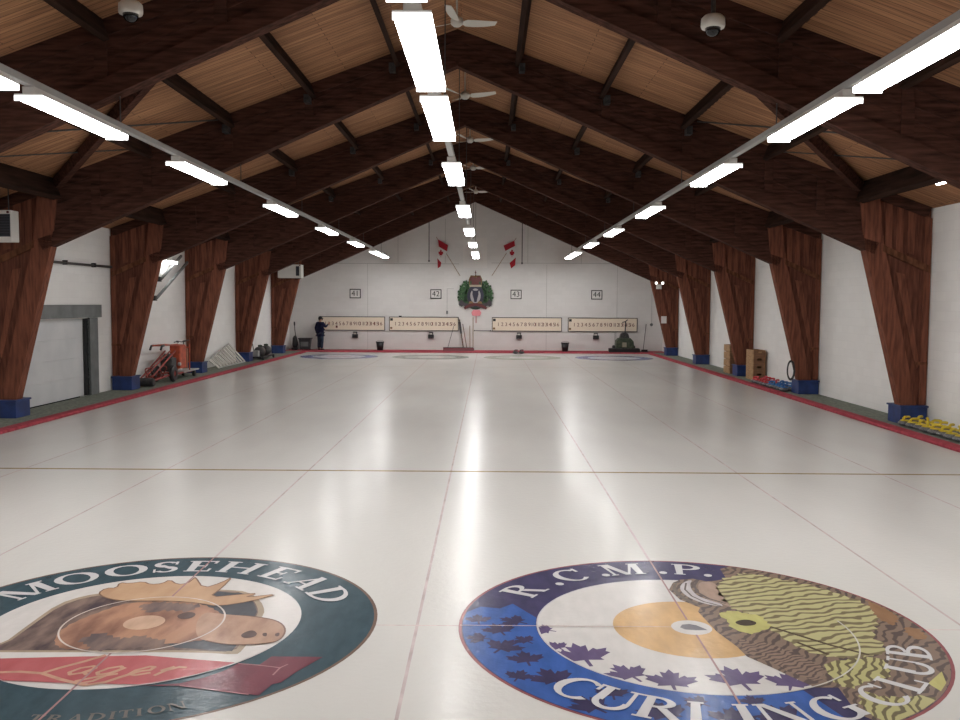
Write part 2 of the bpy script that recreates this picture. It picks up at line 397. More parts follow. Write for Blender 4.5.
# ------------------------------------------------------------------ timber frames
def frame_parts(t):
    for s in (-1, 1):
        q = lambda x, z, y=0: (s*x, y, z)
        pts = [(s*8.60, deck_z(8.60)-.01), (0, 8.08), (0, 7.40), (s*8.46, 3.68), (s*8.60, 3.68)]
        obj('web_panel', prism(NB(), pts, .05, FT-.05), M['wood_h'], t)
        pts = [(s*9.79, .44), (s*9.79, deck_z(9.79)-.01), (s*8.60, deck_z(8.60)-.01), (s*8.60, 3.2), (s*9.26, .44)]
        obj('leg_panel', prism(NB(), pts, .05, FT-.05), M['wood_m'], t)
        nb = Vector((s*.44, 0, 1)).normalized(); nt = Vector((s*.365, 0, 1)).normalized()
        y = FT/2
        a = Vector((0, y, 7.36))+nb*.13; b = Vector((s*8.62, y, soffit_z(8.62)))+nb*.13
        obj('bottom_chord', bar(NB(), a, b, FT, .26, nb), M['wood_h'], t)
        a = Vector((0, y, 8.095))-nt*.11; b = Vector((s*9.78, y, deck_z(9.78)-.005))-nt*.11
        obj('top_chord', bar(NB(), a, b, FT-.02, .22, nt), M['wood_h'], t)
        # leg: flange boards along the inner edge, vertical boarding behind
        d = Vector((s*(9.26-8.46), 0, .44-3.62)).normalized(); n = Vector((0, 1, 0)).cross(d)*1
        if n.x*s < 0: n = -n
        a = Vector((s*8.40, y, 3.86))+n*.17; b = Vector((s*9.262, y, .435))+n*.17
        bm = NB()
        pl = [(s*8.44, 3.66), (s*9.26, .435), (s*9.60, .435), (s*8.82, 3.78), (s*8.8, 3.95), (s*8.40, 3.95)]
        prism(bm, pl, 0, FT); obj('leg_chord', bm, M['wood_v'], t)
        bm = NB(); prism(bm, [(s*8.40, 3.90), (s*8.80, 3.78), (s*8.70, deck_z(8.7)-.2), (s*8.28, deck_z(8.28)-.2)], -.015, FT+.015)
        obj('knee_post', bm, M['wood_v'], t)
        bm = NB(); prism(bm, [(s*9.66, .44), (s*9.8, .44), (s*9.8, deck_z(9.8)-.22), (s*9.66, deck_z(9.66)-.22)], .01, FT-.01)
        obj('wall_post', bm, M['wood_v'], t)
        for xo in (.0, .26, .52):
            bm = NB(); x = 8.92+xo*.9
            prism(bm, [(s*(x-.07), 3.60), (s*(x+.07), 3.56), (s*(x+.07), deck_z(x)-.24), (s*(x-.07), deck_z(x)-.22)], .035, FT-.035)
            obj('panel_batten', bm, M['wood_v'], t)
        bm = NB(); prism(bm, [(s*9.1, 3.2), (s*9.28, 3.16), (s*9.64, 1.3), (s*9.6, 1.2), (s*9.5, 1.5)], .03, FT-.03)
        obj('panel_batten', bm, M['wood_v'], t)
        bm = NB(); prism(bm, [(s*8.80, 3.62), (s*8.80, 3.76), (s*9.79, 3.32), (s*9.79, 3.18)], -.01, FT+.01)
        obj('knee_strut', bm, M['wood_l'], t)
        bm = NB(); prism(bm, [(s*9.57, 1.28), (s*9.57, 1.34), (s*9.80, 1.34), (s*9.80, 1.28)], .0, FT); obj('leg_cleat', bm, M['wood_l'], t)
        for x in (1.32, 3.05, 4.72, 6.42, 7.5):
            zt, zb = deck_z(x)-.2, soffit_z(x)+.22
            bm = NB(); box(bm, s*x-.09, s*x+.09, .02, FT-.02, zb, zt); obj('web_stiffener', bm, M['wood_h'], t)
        # laminations show as two fine ledges along the rafter
        for fr in (.38, .62):
            a = Vector((s*.2, y, 7.36+.22+fr*.36)); b = Vector((s*8.3, y, soffit_z(8.3)+.24+fr*.95))
            obj('web_batten', bar(NB(), a, b, FT-.07, .03, nb), M['wood_h'], t)
FL = ['dark timber roof frame nearest the camera, only its rafters in view high overhead',
      'dark timber portal frame whose left leg overlaps the grey framed garage door',
      'dark timber portal frame whose left leg stands between garage door and orange machine',
      'dark timber portal frame whose left leg stands between orange machine and slatted rack',
      'dark timber portal frame whose left leg stands just beyond the slatted rack',
      'dark timber portal frame next to the white end wall, emergency lamps on its right leg']
f0 = thing('portal_frame', FL[0], 'timber frame', (BX, FR[0], 0), 0, 'timber portal frames along the rink')
frame_parts(f0)
for y, l in zip(FR[1:], FL[1:]): dup(f0, (BX, y, 0), 0, l)

PL = {-1: ['blue wooden footing box at the left frame leg before the garage door',
           'blue wooden footing box between the garage door and the orange machine',
           'blue wooden footing box between the orange machine and the slatted rack',
           'blue wooden footing box between the slatted rack and the dark cart',
           'blue wooden footing box at the last left frame leg near the dark bin'],
      1: ['blue wooden footing box behind the yellow handled curling stones',
          'blue wooden footing box at the end of the blue handled stones, hose above it',
          'blue wooden footing box between the two stacks of wooden crates',
          'blue wooden footing box on the right side between far crates and last frame',
          'blue wooden footing box at the last right frame leg under the paper notice']}
fb = None
for s in (-1, 1):
    for y, l in zip(FR[1:], PL[s]):
        loc = (BX+s*9.51, y+.17, FZ)
        if fb is None:
            fb = thing('footing_box', l, 'footing box', loc, 0, 'blue footing boxes under the frame legs')
            obj('box_body', box(NB(), -.27, .28, -.25, .34, 0, .345, .01), M['blue'], fb)
            obj('top_rim', box(NB(), -.295, .300, -.275, .37, .345, .383, .008), M['blue'], fb)
        else: dup(fb, loc, 0, l)

# ------------------------------------------------------------------ strip lights
LZ = 4.74
rows = [('left', -4.62), ('centre', -.08), ('right', 4.53)]
LY = [5.6, 8.42, 11.3, 16.0, 22.35, 28.7, 34.9, 41.0, 43.75]
ordw = ['', 'nearest', 'second', 'third', 'fourth', 'fifth', 'sixth', 'seventh', 'eighth']
lf = None
for rn, x in rows:
    rl = thing('light_rail', {'left': 'grey metal rail carrying the row of strip lights over the left sheets',
                              'centre': 'grey metal rail carrying the strip lights under the ridge',
                              'right': 'grey metal rail carrying the row of strip lights over the right sheets'}[rn], 'light rail', (x, 0, LZ+.17), 0, 'strip light rails')
    bm = NB(); box(bm, -.045, .045, 1.0, 45.0, 0, .085, .006); obj('channel', bm, M['lgrey'], rl)
    for y in FR:
        zt = soffit_z(x-BX)-(LZ+.17)-.012
        obj('hanger_rod', tube(NB(), [(0, y+.13, .08), (0, y+.13, zt)], .009, 6), M['pipe'], rl)
    for i, y in enumerate(LY):
        l = '%s lit strip light from the camera end of the %s row' % (ordw[i], rn)
        if i < 1: l = 'lit strip light of the %s row hanging overhead out of the frame' % rn
        if lf is None:
            lf = thing('strip_light', l, 'strip light', (x, y, LZ), 0, 'fluorescent strip lights in three rows')
            bm = NB(); box(bm, -.07, .07, -1.19, 1.19, .085, .168, .008); box(bm, -.157, .157, -1.195, 1.195, .064, .0845); obj('housing_and_shield', bm, M['white'], lf)  # wide thin tray over the lens is added, unseen, to block upward light
            bm = NB()
            pr = []
            for sx in (-1, 1):
                for k in range(9):
                    t = PI+PI*k/8
                    pr.append((sx*.078+.078*math.cos(t), .062+.054*math.sin(t)))
            # two lobes side by side, extruded along the fixture
            P0 = [bm.verts.new((a, -1.19, b)) for a, b in pr]; P1 = [bm.verts.new((a, 1.19, b)) for a, b in pr]
            n = len(pr)
            for k in range(n-1): bm.faces.new((P0[k], P0[k+1], P1[k+1], P1[k]))
            bm.faces.new((P0[n-1], P0[0], P1[0], P1[n-1])); 
            for Q in (P0, P1[::-1]):
                bm.faces.new(Q[:9]); bm.faces.new(Q[9:])
            bmesh.ops.remove_doubles(bm, verts=bm.verts, dist=1e-5)
            obj('lens', bm, M['tube'], lf, True)
            for sy in (-1, 1):
                bm = NB(); box(bm, -.155, .155, sy*1.199-.007, sy*1.199+.007, .004, .066, .003); obj('end_cap', bm, M['tube_end'], lf)  # caps sized to cover the lens ends and cut light lengthwise; weak glow added
        else: dup(lf, (x, y, LZ), 0, l)

# ceiling fans under the ridge
FANY = [(15.5, 20), (20.9, -8), (26.5, 5), (31.9, -4), (38.6, 10)]
fl = ['nearest white ceiling fan on a short rod beside the brightest strip light', 'white ceiling fan second from the camera under the ridge', 'white ceiling fan third from the camera under the ridge',
      'white ceiling fan fourth from the camera under the ridge', 'farthest white ceiling fan just before the end wall gable']
ff = None
for (y, a), l in zip(FANY, fl):
    if ff is None:
        ff = thing('ceiling_fan', l, 'ceiling fan', (BX+.1, y, 7.28), math.radians(a), 'ceiling fans under the ridge')
        obj('motor', lathe(NB(), [(0, -.08), (.06, -.075), (.10, -.04), (.11, .02), (.09, .07), (.03, .10), (0, .10)], 20), M['offwhite'], ff, True)
        obj('down_rod', tube(NB(), [(0, 0, .09), (0, 0, .71)], .018, 8), M['offwhite'], ff)
        obj('canopy_cup', lathe(NB(), [(0, .65), (.03, .65), (.06, .71), (.065, .775), (0, .775)], 16), M['offwhite'], ff, True)
        for k in range(3):
            bm = NB(); N = 9
            rows_ = []
            for i in range(N):
                r = .09+.62*i/(N-1); w = (.022 if i == 0 else .062+.03*math.sin(PI*min(1, i/(N-1)*.9+.1))); tw = -.38+.16*i/(N-1)
                rows_.append([Vector((r, j*w*math.cos(tw), .0+j*w*math.sin(tw)+.05*(i/(N-1))**2+dz)) for dz in (-.004, .004) for j in (-1, 1)])
            V = [[bm.verts.new(p) for p in R] for R in rows_]
            for a_, b_ in zip(V, V[1:]):
                bm.faces.new((a_[0], a_[1], b_[1], b_[0])); bm.faces.new((a_[2], b_[2], b_[3], a_[3]))
                bm.faces.new((a_[0], b_[0], b_[2], a_[2])); bm.faces.new((a_[1], a_[3], b_[3], b_[1]))
            bm.faces.new((V[0][0], V[0][2], V[0][3], V[0][1])); bm.faces.new((V[-1][0], V[-1][1], V[-1][3], V[-1][2]))
            bmesh.ops.rotate(bm, verts=bm.verts, cent=(0, 0, 0), matrix=Matrix.Rotation(2*PI*k/3, 3, 'Z'))
            obj('blade', bm, M['offwhite'], ff)
    else: dup(ff, (BX+.1, y, 7.28), math.radians(a), l)

# dome cameras hung before the nearest frame
for x, z, l in ((-4.12, 6.26, 'white dome camera hanging from the roof on the left'), (3.42, 6.10, 'white dome camera hanging from the roof on the right')):
    t = thing('dome_camera', l, 'security camera', (x, 11.8, z), 0, 'dome cameras')
    obj('shell', lathe(NB(), [(0, .13), (.11, .13), (.15, .09), (.155, .0), (.145, -.03), (0, -.03)], 24), M['offwhite'], t, True)
    obj('dome', lathe(NB(), [(.10, -.03), (.095, -.075), (.07, -.115), (.03, -.135), (0, -.138)], 20), M['glass'], t, True)
    obj('stem', tube(NB(), [(0, 0, .12), (0, 0, deck_z(x-BX)-z-.012)], .03, 10), M['dark'], t)

# ------------------------------------------------------------------ emblems frozen into the ice (metres from each house centre)
RP=dict(
 BUFFALO=[(0.49,1.184),(0.401,1.161),(0.294,1.238),(0.168,1.205),(0.086,1.115),(0.01,0.916),(0.05,0.652),(0.112,0.552),(0.173,0.455),(0.134,0.358),(0.173,-0.086),(0.246,-0.385),(0.266,-0.57),(0.383,-0.76),(0.481,-0.939),(0.568,-1.078),(0.719,-1.075),(0.7,-1.31),(0.707,-1.474),(0.712,-1.603)],
 HORN=[(0.363,0.472),(0.222,0.555),(0.13,0.705),(0.098,0.919),(0.168,1.117),(0.291,1.223),(0.212,1.033),(0.211,0.76),(0.3,0.632),(0.383,0.546)],
 HORNLINE=[(0.131,1.117),(0.069,0.945),(0.095,0.705),(0.191,0.529),(0.165,0.491),(0.064,0.678),(0.032,0.917),(0.089,1.087)],
 EAR=[(0.319,1.15),(0.474,1.154),(0.439,0.845),(0.439,0.585),(0.441,0.437),(0.382,0.559),(0.28,0.657),(0.253,0.868)],
 MANE=[(0.607,1.246),(0.789,1.371),(0.854,1.404),(1.04,1.257),(1.287,1.06),(1.492,0.805),(1.584,0.513),(1.554,0.252),(1.31,-0.135),(1.312,-0.45),(1.156,-0.532),(1.037,-0.553),(0.839,-0.557),(0.688,-0.375),(0.629,-0.034),(0.586,0.184),(0.527,0.391),(0.441,0.437),(0.448,0.618),(0.448,0.983)],
 EYEPATCH=[(0.294,0.315),(0.423,0.372),(0.609,0.26),(0.611,0.008),(0.451,-0.111),(0.395,-0.112),(0.319,-0.009),(0.32,0.178)],
 EYE=[(0.355,0.122),(0.47,0.192),(0.546,0.127),(0.507,0.049),(0.398,0.032)],
 MUZZLE=[(0.757,-0.683),(1.011,-0.607),(1.241,-0.567),(1.116,-0.926),(0.967,-0.945),(0.789,-1.089),(0.74,-1.013)],
 JAW=[(0.855,-1.103),(0.947,-1.248),(1.092,-1.209),(1.305,-1.205),(1.172,-1.37),(1.027,-1.468),(0.88,-1.549),(0.769,-1.512),(0.776,-1.309)],
 SPOT=[(1.341,-1.0),(1.531,-0.803),(1.475,-0.997),(1.365,-1.122)],
 RUST=[(1.659,0.691),(1.707,0.492),(1.707,0.256),(1.594,0.075),(1.56,0.229),(1.586,0.441)],
 TUFT=[(1.668,0.033),(1.744,0.013),(1.738,-0.174),(1.65,-0.216),(1.632,-0.094)],
 BEARDBAND=[(0.501,-0.34),(0.637,-0.525),(0.731,-0.752),(0.618,-0.984),(0.509,-0.858),(0.416,-0.656),(0.278,-0.478),(0.307,-0.247)],
 BLUE=[(-1.762,0.313),(-1.649,0.435),(-1.483,0.464),(-1.379,0.617),(-1.2,0.326),(-1.224,-0.281),(-1.1,-0.618),(-0.893,-0.92),(-0.595,-1.148),(-0.225,-1.229),(-0.361,-1.548),(-0.655,-1.501),(-1.007,-1.373),(-1.311,-1.178),(-1.569,-0.802),(-1.715,-0.39)],
)
LP=dict(
 PANEL=[(-1.09,-0.603),(-0.866,-0.486),(-0.88,-0.018),(-0.882,0.424),(-0.767,0.63),(-0.583,0.74),(-0.105,0.861),(0.36,0.829),(0.612,0.778),(0.777,0.539),(0.872,0.297),(0.883,0.158),(0.917,-0.33),(0.915,-0.54),(0.893,-0.614),(0.623,-0.574),(-0.09,-0.59),(-0.801,-0.606)],
 PANELIN=[(-1.058,-0.584),(-0.838,-0.485),(-0.846,-0.039),(-0.842,0.376),(-0.735,0.579),(-0.552,0.688),(-0.086,0.807),(0.356,0.791),(0.587,0.743),(0.734,0.513),(0.819,0.296),(0.835,0.157),(0.865,-0.331),(0.866,-0.569),(0.611,-0.538),(-0.106,-0.554),(-0.821,-0.57)],
 DARK=[(-0.239,0.749),(0.364,0.764),(0.586,0.716),(0.732,0.488),(0.813,0.272),(0.834,-0.021),(0.85,-0.331),(0.846,-0.551),(0.605,-0.519),(0.415,-0.495),(0.25,-0.345)],
 BODY=[(-0.522,-0.382),(-0.569,-0.16),(-0.53,0.057),(-0.43,0.266),(-0.329,0.437),(-0.141,0.492),(0.042,0.496),(0.291,0.453),(0.428,0.334),(0.548,0.205),(0.672,-0.131),(0.663,-0.355),(0.546,-0.338),(0.425,-0.419),(0.199,-0.405),(0.039,-0.466),(-0.118,-0.526),(-0.289,-0.548),(-0.414,-0.514)],
 HEAD=[(0.393,0.262),(0.548,0.205),(0.809,0.163),(1.03,0.076),(1.145,-0.12),(1.147,-0.358),(1.036,-0.42),(0.815,-0.445),(0.61,-0.376),(0.497,-0.279),(0.395,0.034)],
 ANTLER=[(-0.666,0.693),(-0.658,0.833),(-0.564,0.836),(-0.601,0.989),(-0.508,0.963),(-0.4,1.023),(-0.311,0.94),(-0.211,0.97),(-0.187,1.086),(-0.073,0.946),(0.01,0.976),(0.018,1.121),(0.02,1.165),(0.192,0.841),(0.307,1.012),(0.356,1.189),(0.353,0.859),(0.318,0.605),(0.559,0.689),(0.712,0.727),(0.609,0.599),(0.903,0.724),(0.714,0.525),(0.462,0.383),(0.299,0.453),(0.046,0.509),(-0.288,0.501),(-0.429,0.51),(-0.567,0.583)],
 RED=[(-1.155,-0.731),(-0.737,-0.722),(-0.174,-0.674),(0.262,-0.646),(0.668,-0.715),(0.951,-0.772),(0.896,-0.891),(0.796,-1.007),(0.662,-1.104),(0.426,-1.148),(-0.038,-1.119),(-0.526,-1.106),(-0.904,-1.138)],
 REDTAIL=[(0.951,-0.772),(1.104,-0.796),(1.155,-0.644),(1.519,-0.645),(1.389,-0.897),(1.321,-1.075),(1.269,-1.107),(1.226,-1.273),(1.156,-1.257),(0.675,-1.143),(0.426,-1.148),(0.662,-1.104),(0.796,-1.007),(0.896,-0.891)],
 EYE=[(0.191,0.164),(0.256,0.259),(0.344,0.214),(0.341,0.1),(0.254,0.075)],
 NOSTRIL=[(1.073,-0.205),(1.106,-0.184),(1.118,-0.265),(1.088,-0.266)],
 NOSTRIL2=[(0.975,-0.207),(1.008,-0.186),(1.028,-0.267),(0.998,-0.268)],
 SHADE=[(0.815,-0.232),(0.878,-0.127),(0.945,-0.208),(0.936,-0.289),(0.859,-0.311)],
 MANE1=[(-0.34,-0.358),(-0.245,-0.235),(-0.045,-0.351),(0.079,-0.289),(0.301,-0.383),(0.227,-0.481),(0.018,-0.504),(-0.146,-0.545)],
 MANE2=[(-0.186,0.392),(-0.049,0.469),(0.307,0.404),(0.264,0.282),(0.054,0.301),(-0.041,0.228)],
 L1=[(-0.027,-0.652),(-0.121,-0.761),(-0.232,-0.866),(-0.318,-0.967),(-0.152,-1.059),(0.055,-1.148)],
 L2=[(-0.848,-1.01),(-0.608,-0.957),(-0.479,-0.946),(-0.318,-0.967)],
 L3=[(0.055,-1.148),(0.165,-1.099),(0.231,-1.019),(0.326,-0.92)],
)

# serif capitals: polygons in a unit-high box, (width, [polygons])
def glyph(ch):
    T, t, s, o = .20, .085, .065, .075
    R = lambda x0, y0, x1, y1: [(x0, y0), (x1, y0), (x1, y1), (x0, y1)]
    def stem(x, w=T): return [R(x, 0, x+w, 1), R(x-o, 0, x+w+o, s), R(x-o, 1-s, x+w+o, 1)]
    def dia(x0, y0, x1, y1, w): return [(x0, y0), (x0+w, y0), (x1+w, y1), (x1, y1)]
    def bow(cx, cy, rx, ry, a0, a1, wx=T, wy=t, n=18):
        out = []
        for i in range(n):
            u0, u1 = [math.radians(a0+(a1-a0)*(i+k)/n) for k in (0, 1)]
            P = lambda u, f: (cx+(rx-f*wx)*math.cos(u), cy+(ry-f*wy)*math.sin(u))
            out.append([P(u0, 0), P(u1, 0), P(u1, 1), P(u0, 1)])
        return out
    if ch == 'M': return 1.12, stem(.08, .09)+stem(.86, T)+[dia(.10, 1, .46, 0, .2), dia(.53, 0, .86, 1, .08)]
    if ch == 'O': return 1.0, bow(.5, .5, .5, .52, 0, 360)
    if ch == 'C': return .92, bow(.5, .5, .5, .52, 48, 318)+[R(.78, .70, .86, 1.0)]
    if ch == 'G': return .98, bow(.5, .5, .5, .52, 48, 325)+[R(.78, .70, .86, 1.0), R(.72, .05, .9, .46), R(.62, .42, .98, .48)]
    if ch == 'S': return .66, bow(.32, .74, .28, .28, 30, 262, .15)+bow(.34, .26, .30, .28, -150, 82, .15)+[dia(.10, .70, .42, .30, .17), R(.52, .70, .58, .98), R(.03, .02, .09, .32)]
    if ch == 'E': return .74, stem(.08)+[R(.2, 0, .7, t), R(.2, 1-t, .68, 1), R(.2, .47, .5, .47+t), R(.63, 0, .7, .27), R(.61, .75, .68, 1), R(.45, .36, .5, .66)]
    if ch == 'H': return 1.0, stem(.08)+stem(.74)+[R(.2, .46, .8, .46+t)]
    if ch == 'A': return .98, [dia(.08, 0, .44, 1, .08), dia(.66, 0, .36, 1, .2), R(.24, .30, .72, .37), R(0, 0, .26, s), R(.56, 0, .96, s)]
    if ch == 'D': return .98, stem(.08)+bow(.26, .5, .70, .5, -90, 90, .2, t)+[R(.2, 0, .3, t), R(.2, 1-t, .3, 1)]
    if ch == 'R': return .98, stem(.08)+bow(.3, .75, .42, .25, -90, 90, .18, t)+[R(.2, 1-t, .34, 1), R(.2, .5, .34, .5+t), dia(.70, 0, .36, .52, .2), R(.66, 0, .98, s)]
    if ch == 'P': return .80, stem(.08)+bow(.3, .73, .46, .27, -90, 90, .18, t)+[R(.2, 1-t, .34, 1), R(.2, .46, .34, .46+t)]
    if ch == 'B': return .86, stem(.08)+bow(.3, .76, .42, .24, -90, 90, .16, t)+bow(.3, .27, .50, .27, -90, 90, .18, t)+[R(.2, 1-t, .34, 1), R(.2, .46, .34, .46+t), R(.2, 0, .34, t)]
    if ch == 'U': return .98, [R(.08, .35, .28, 1), R(0, 1-s, .38, 1), R(.74, .35, .83, 1), R(.64, 1-s, .95, 1)]+bow(.455, .38, .375, .40, 180, 360, .14, .12)
    if ch == 'L': return .72, stem(.08)+[R(.2, 0, .68, t), R(.61, 0, .68, .3)]
    if ch == 'I': return .36, stem(.08)
    if ch == 'N': return 1.02, stem(.08, .09)+stem(.84, .09)+[dia(.08, 1, .72, 0, .2)]
    if ch == 'T': return .80, stem(.30)+[R(0, 1-t, .8, 1), R(0, .75, .07, 1), R(.73, .75, .8, 1)]
    if ch == '.': return .25, bow(.125, .11, .125, .125, 0, 360, .12, .12, 10)
    return .4, []

def arc_letters(parent, m, seq, r, h, z, inward=False, sx=1.0):
    """seq of (letter, angle in degrees); letters stand on radius r, tops outwards (or inwards)"""
    for ch, a in seq:
        wd, polys = glyph(ch); bm = NB(); zz = z
        for pl in polys:
            zz += 2e-5
            vs = []
            for x, y in pl:
                u = (x-wd/2)*h*sx; v = y*h
                if inward: rr = r-v; th = math.radians(a)+u/(r-h/2)
                else: rr = r+v; th = math.radians(a)-u/(r+h/2)
                vs.append(bm.verts.new((rr*math.cos(th), rr*math.sin(th), zz)))
            try:
                f = bm.faces.new(vs); f.normal_update()
                if f.normal.z < 0: f.normal_flip()
            except ValueError: pass
        obj_flat('letter' if ch != '.' else 'full_stop', bm, m, parent)

def stroke(bm, pts, w, z):
    for a, b in zip(pts, pts[1:]):
        z += 2e-5
        a, b = Vector(a), Vector(b); d = (b-a).normalized(); n = Vector((-d.y, d.x))*w/2; a = a-d*w*.2; b = b+d*w*.2
        f = bm.faces.new([bm.verts.new((p.x, p.y, z)) for p in (a-n, b-n, b+n, a+n)]); f.normal_update()
        if f.normal.z < 0: f.normal_flip()

MAPLE = [(0, 1), (.13, .70), (.30, .78), (.24, .36), (.44, .56), (.50, .44), (.80, .50), (.70, .28), (.80, .18), (.42, -.12), (.47, -.28), (.06, -.20), (.05, -.62),
         (-.05, -.62), (-.06, -.20), (-.47, -.28), (-.42, -.12), (-.80, .18), (-.70, .28), (-.80, .50), (-.50, .44), (-.44, .56), (-.24, .36), (-.30, .78), (-.13, .70)]
def maple(c, s, rot):
    k = math.radians(rot)
    return [(c[0]+s*(x*math.cos(k)-y*math.sin(k)), c[1]+s*(x*math.sin(k)+y*math.cos(k))) for x, y in MAPLE]

def flatobj(name, polys, z, m, parent):
    bm = NB()
    for p in polys: flat(bm, p, z)
    return obj_flat(name, bm, m, parent)

def obj_flat(name, bm, m, parent):
    me = bpy.data.meshes.new(name); bm.to_mesh(me); bm.free(); me.materials.append(m)
    o = bpy.data.objects.new(name, me); C.objects.link(o); o.parent = parent
    return o

def clip(pts, rmax):
    out = []
    for x, y in pts:
        r = math.hypot(x, y)
        out.append((x, y) if r <= rmax else (x*rmax/r, y*rmax/r))
    return out

def smooth(pts, n=2):
    for _ in range(n):
        out = []
        for a, b in zip(pts, pts[1:]+pts[:1]):
            out += [(a[0]*.75+b[0]*.25, a[1]*.75+b[1]*.25), (a[0]*.25+b[0]*.75, a[1]*.25+b[1]*.75)]
        pts = out
    return pts

def tufts(pts, amp, step=.09, seed=1):
    rr = random.Random(seed); out = []
    for a, b in zip(pts, pts[1:]+pts[:1]):
        dx, dy = b[0]-a[0], b[1]-a[1]; ln = math.hypot(dx, dy); k = max(1, int(ln/step))
        for i in range(k):
            f = i/k; g = (i+.45)/k; h = amp*rr.uniform(.4, 1)
            out += [(a[0]+dx*f, a[1]+dy*f), (a[0]+dx*g+dy/ln*h, a[1]+dy*g-dx/ln*h)]
    return out

def arc(r, a0, a1, n=24):
    return [(r*math.cos(math.radians(a0+(a1-a0)*i/n)), r*math.sin(math.radians(a0+(a1-a0)*i/n))) for i in range(n+1)]

def shaggy(name, c1, c2, scale, dist, rotz=0):
    """drawn curly hair: wavy dark line work over a colour, frozen in the ice"""
    m = icy(mat(name, c1), c1, c1, 3)
    L = m.node_tree.links; b = m.node_tree.nodes['Principled BSDF']
    tc = nd(m, 'ShaderNodeTexCoord'); mp = nd(m, 'ShaderNodeMapping'); wv = nd(m, 'ShaderNodeTexWave'); cr = nd(m, 'ShaderNodeValToRGB')
    mp.inputs['Rotation'].default_value = (0, 0, rotz)
    wv.inputs['Scale'].default_value = scale; wv.inputs['Distortion'].default_value = dist; wv.inputs['Detail'].default_value = 1.5; wv.inputs['Detail Scale'].default_value = 1.4
    cr.color_ramp.elements[0].position = .22; cr.color_ramp.elements[1].position = .46
    cr.color_ramp.elements[0].color = (*c2, 1); cr.color_ramp.elements[1].color = (*c1, 1)
    L.new(tc.outputs['Object'], mp.inputs['Vector']); L.new(mp.outputs[0], wv.inputs['Vector']); L.new(wv.outputs['Fac'], cr.inputs[0]); L.new(cr.outputs[0], b.inputs['Base Color'])
    return m

def noise_coat(name, c1, c2, scale):
    return icy(mat(name, pc(c1)), pc(c2), pc(c1), scale, .38, .6)
RO, RI = 1.80, 1.205
# --- right house: ring with lettering, maple leaves and the drawn buffalo
t = thing('ice_emblem', 'round ice emblem with blue maple leaf ring, orange centre and a yellow shaggy buffalo head', 'ice emblem', (S2, TEE, 0), 0, 'painted emblems in the near ice')
z = .001
bm = NB(); ringf(bm, RO-.012, RO+.012, z); obj_flat('edge_line', bm, paint((150, 80, 85)), t)
bm = NB(); ringf(bm, RI, RO-.012, z); obj_flat('outer_ring', bm, paint((66, 62, 98)), t)
bm = NB(); ringf(bm, 0, RI-.012, z); obj_flat('white_disc', bm, paint((210, 206, 202), .04), t)
bm = NB(); ringf(bm, RI-.012, RI, z); obj_flat('inner_line', bm, paint((192, 190, 196)), t)
bl = arc(RO-.02, 171, 286, 40)+arc(RI+.01, 284, 172, 40)
bp_ = [(-1.765, .31), (-1.645, .44), (-1.485, .40), (-1.375, .52), (-1.20, .20)]
flatobj('blue_band', [clip(bp_, RO-.02)+arc(RI+.004, 171, 293, 40)+arc(RO-.02, 291, 171, 40)], z+.0006, paint((48, 92, 168)), t)
dk = paint((62, 56, 92))
lv = [((-1.49, -.10), .17, 20), ((-1.64, -.26), .13, 80), ((-1.48, -.44), .19, -30), ((-1.30, -.30), .12, 40), ((-1.31, -.66), .17, 10), ((-1.36, .10), .16, 60),
      ((-1.66, .12), .14, 5), ((-1.14, -.98), .20, 25), ((-1.38, -.95), .13, -20), ((-.93, -1.38), .19, 40), ((-.78, -1.2), .14, 0), ((-.50, -1.48), .20, 15), ((-.1, -1.55), .19, -12), ((.22, -1.50), .20, 30), ((-.25, -1.32), .12, 50), ((.1, -1.30), .11, 10)]
for i_, (c, s, r) in enumerate(lv): flatobj('ring_leaf', [clip(maple(c, s, r), RO-.03)], z+.0012+3e-5*i_, dk, t)
wl = [((-.90, -.60), .27, 12), ((-1.135, -.08), .13, 70), ((-1.07, -.42), .12, 30), ((-.62, -.90), .20, 28), ((-.36, -1.02), .22, -5), ((.10, -.98), .25, 10), ((.42, -1.02), .20, -15)]
for i_, (c, s, r) in enumerate(wl): flatobj('disc_leaf', [clip(maple(c, s, r), RI-.015)], z+.0012+3e-5*i_, paint((98, 82, 122)), t)
bm = NB(); ringf(bm, 0, .605, z+.0006); obj_flat('orange_disc', bm, paint((205, 162, 100)), t)
bm = NB(); ringf(bm, 0, .155, z+.0012); obj_flat('button', bm, paint((205, 200, 195), .05), t)
flatobj('heart_mark', [[(-.09, .0), (-.06, .06), (.0, .075), (.05, .045), (.10, -.03), (.11, -.055), (.02, -.06), (-.06, -.045)]], z+.0018, paint((118, 116, 122)), t)
# buffalo
B = RP['BUFFALO']
a0 = math.degrees(math.atan2(1.64, .74)); a1 = math.degrees(math.atan2(-1.55, .92))
out = B[:-1]+[(.80, -1.60)]+arc(RO-.014, a1-2, a0, 60)+[(.62, 1.55), (.60, 1.25)]
flatobj('buffalo_head', [out], z+.0024, shaggy('buffalo brown drawing', pc((136, 114, 98)), pc((96, 82, 78)), 4, 8, .6), t)
mane_m = shaggy('buffalo yellow drawing', pc((184, 178, 122)), pc((124, 112, 82)), 3.3, 7, 1.25)
flatobj('mane', [clip(tufts(smooth(RP['MANE'], 1), -.06, .10), RO-.05)], z+.0030, mane_m, t)
flatobj('ear', [smooth(RP['EAR'])], z+.0030, paint((168, 140, 122)), t)
flatobj('horn', [smooth(RP['HORN'])], z+.0036, paint((190, 182, 182)), t)
flatobj('horn_outline', [smooth(RP['HORNLINE'])], z+.0036, paint((116, 104, 94)), t)
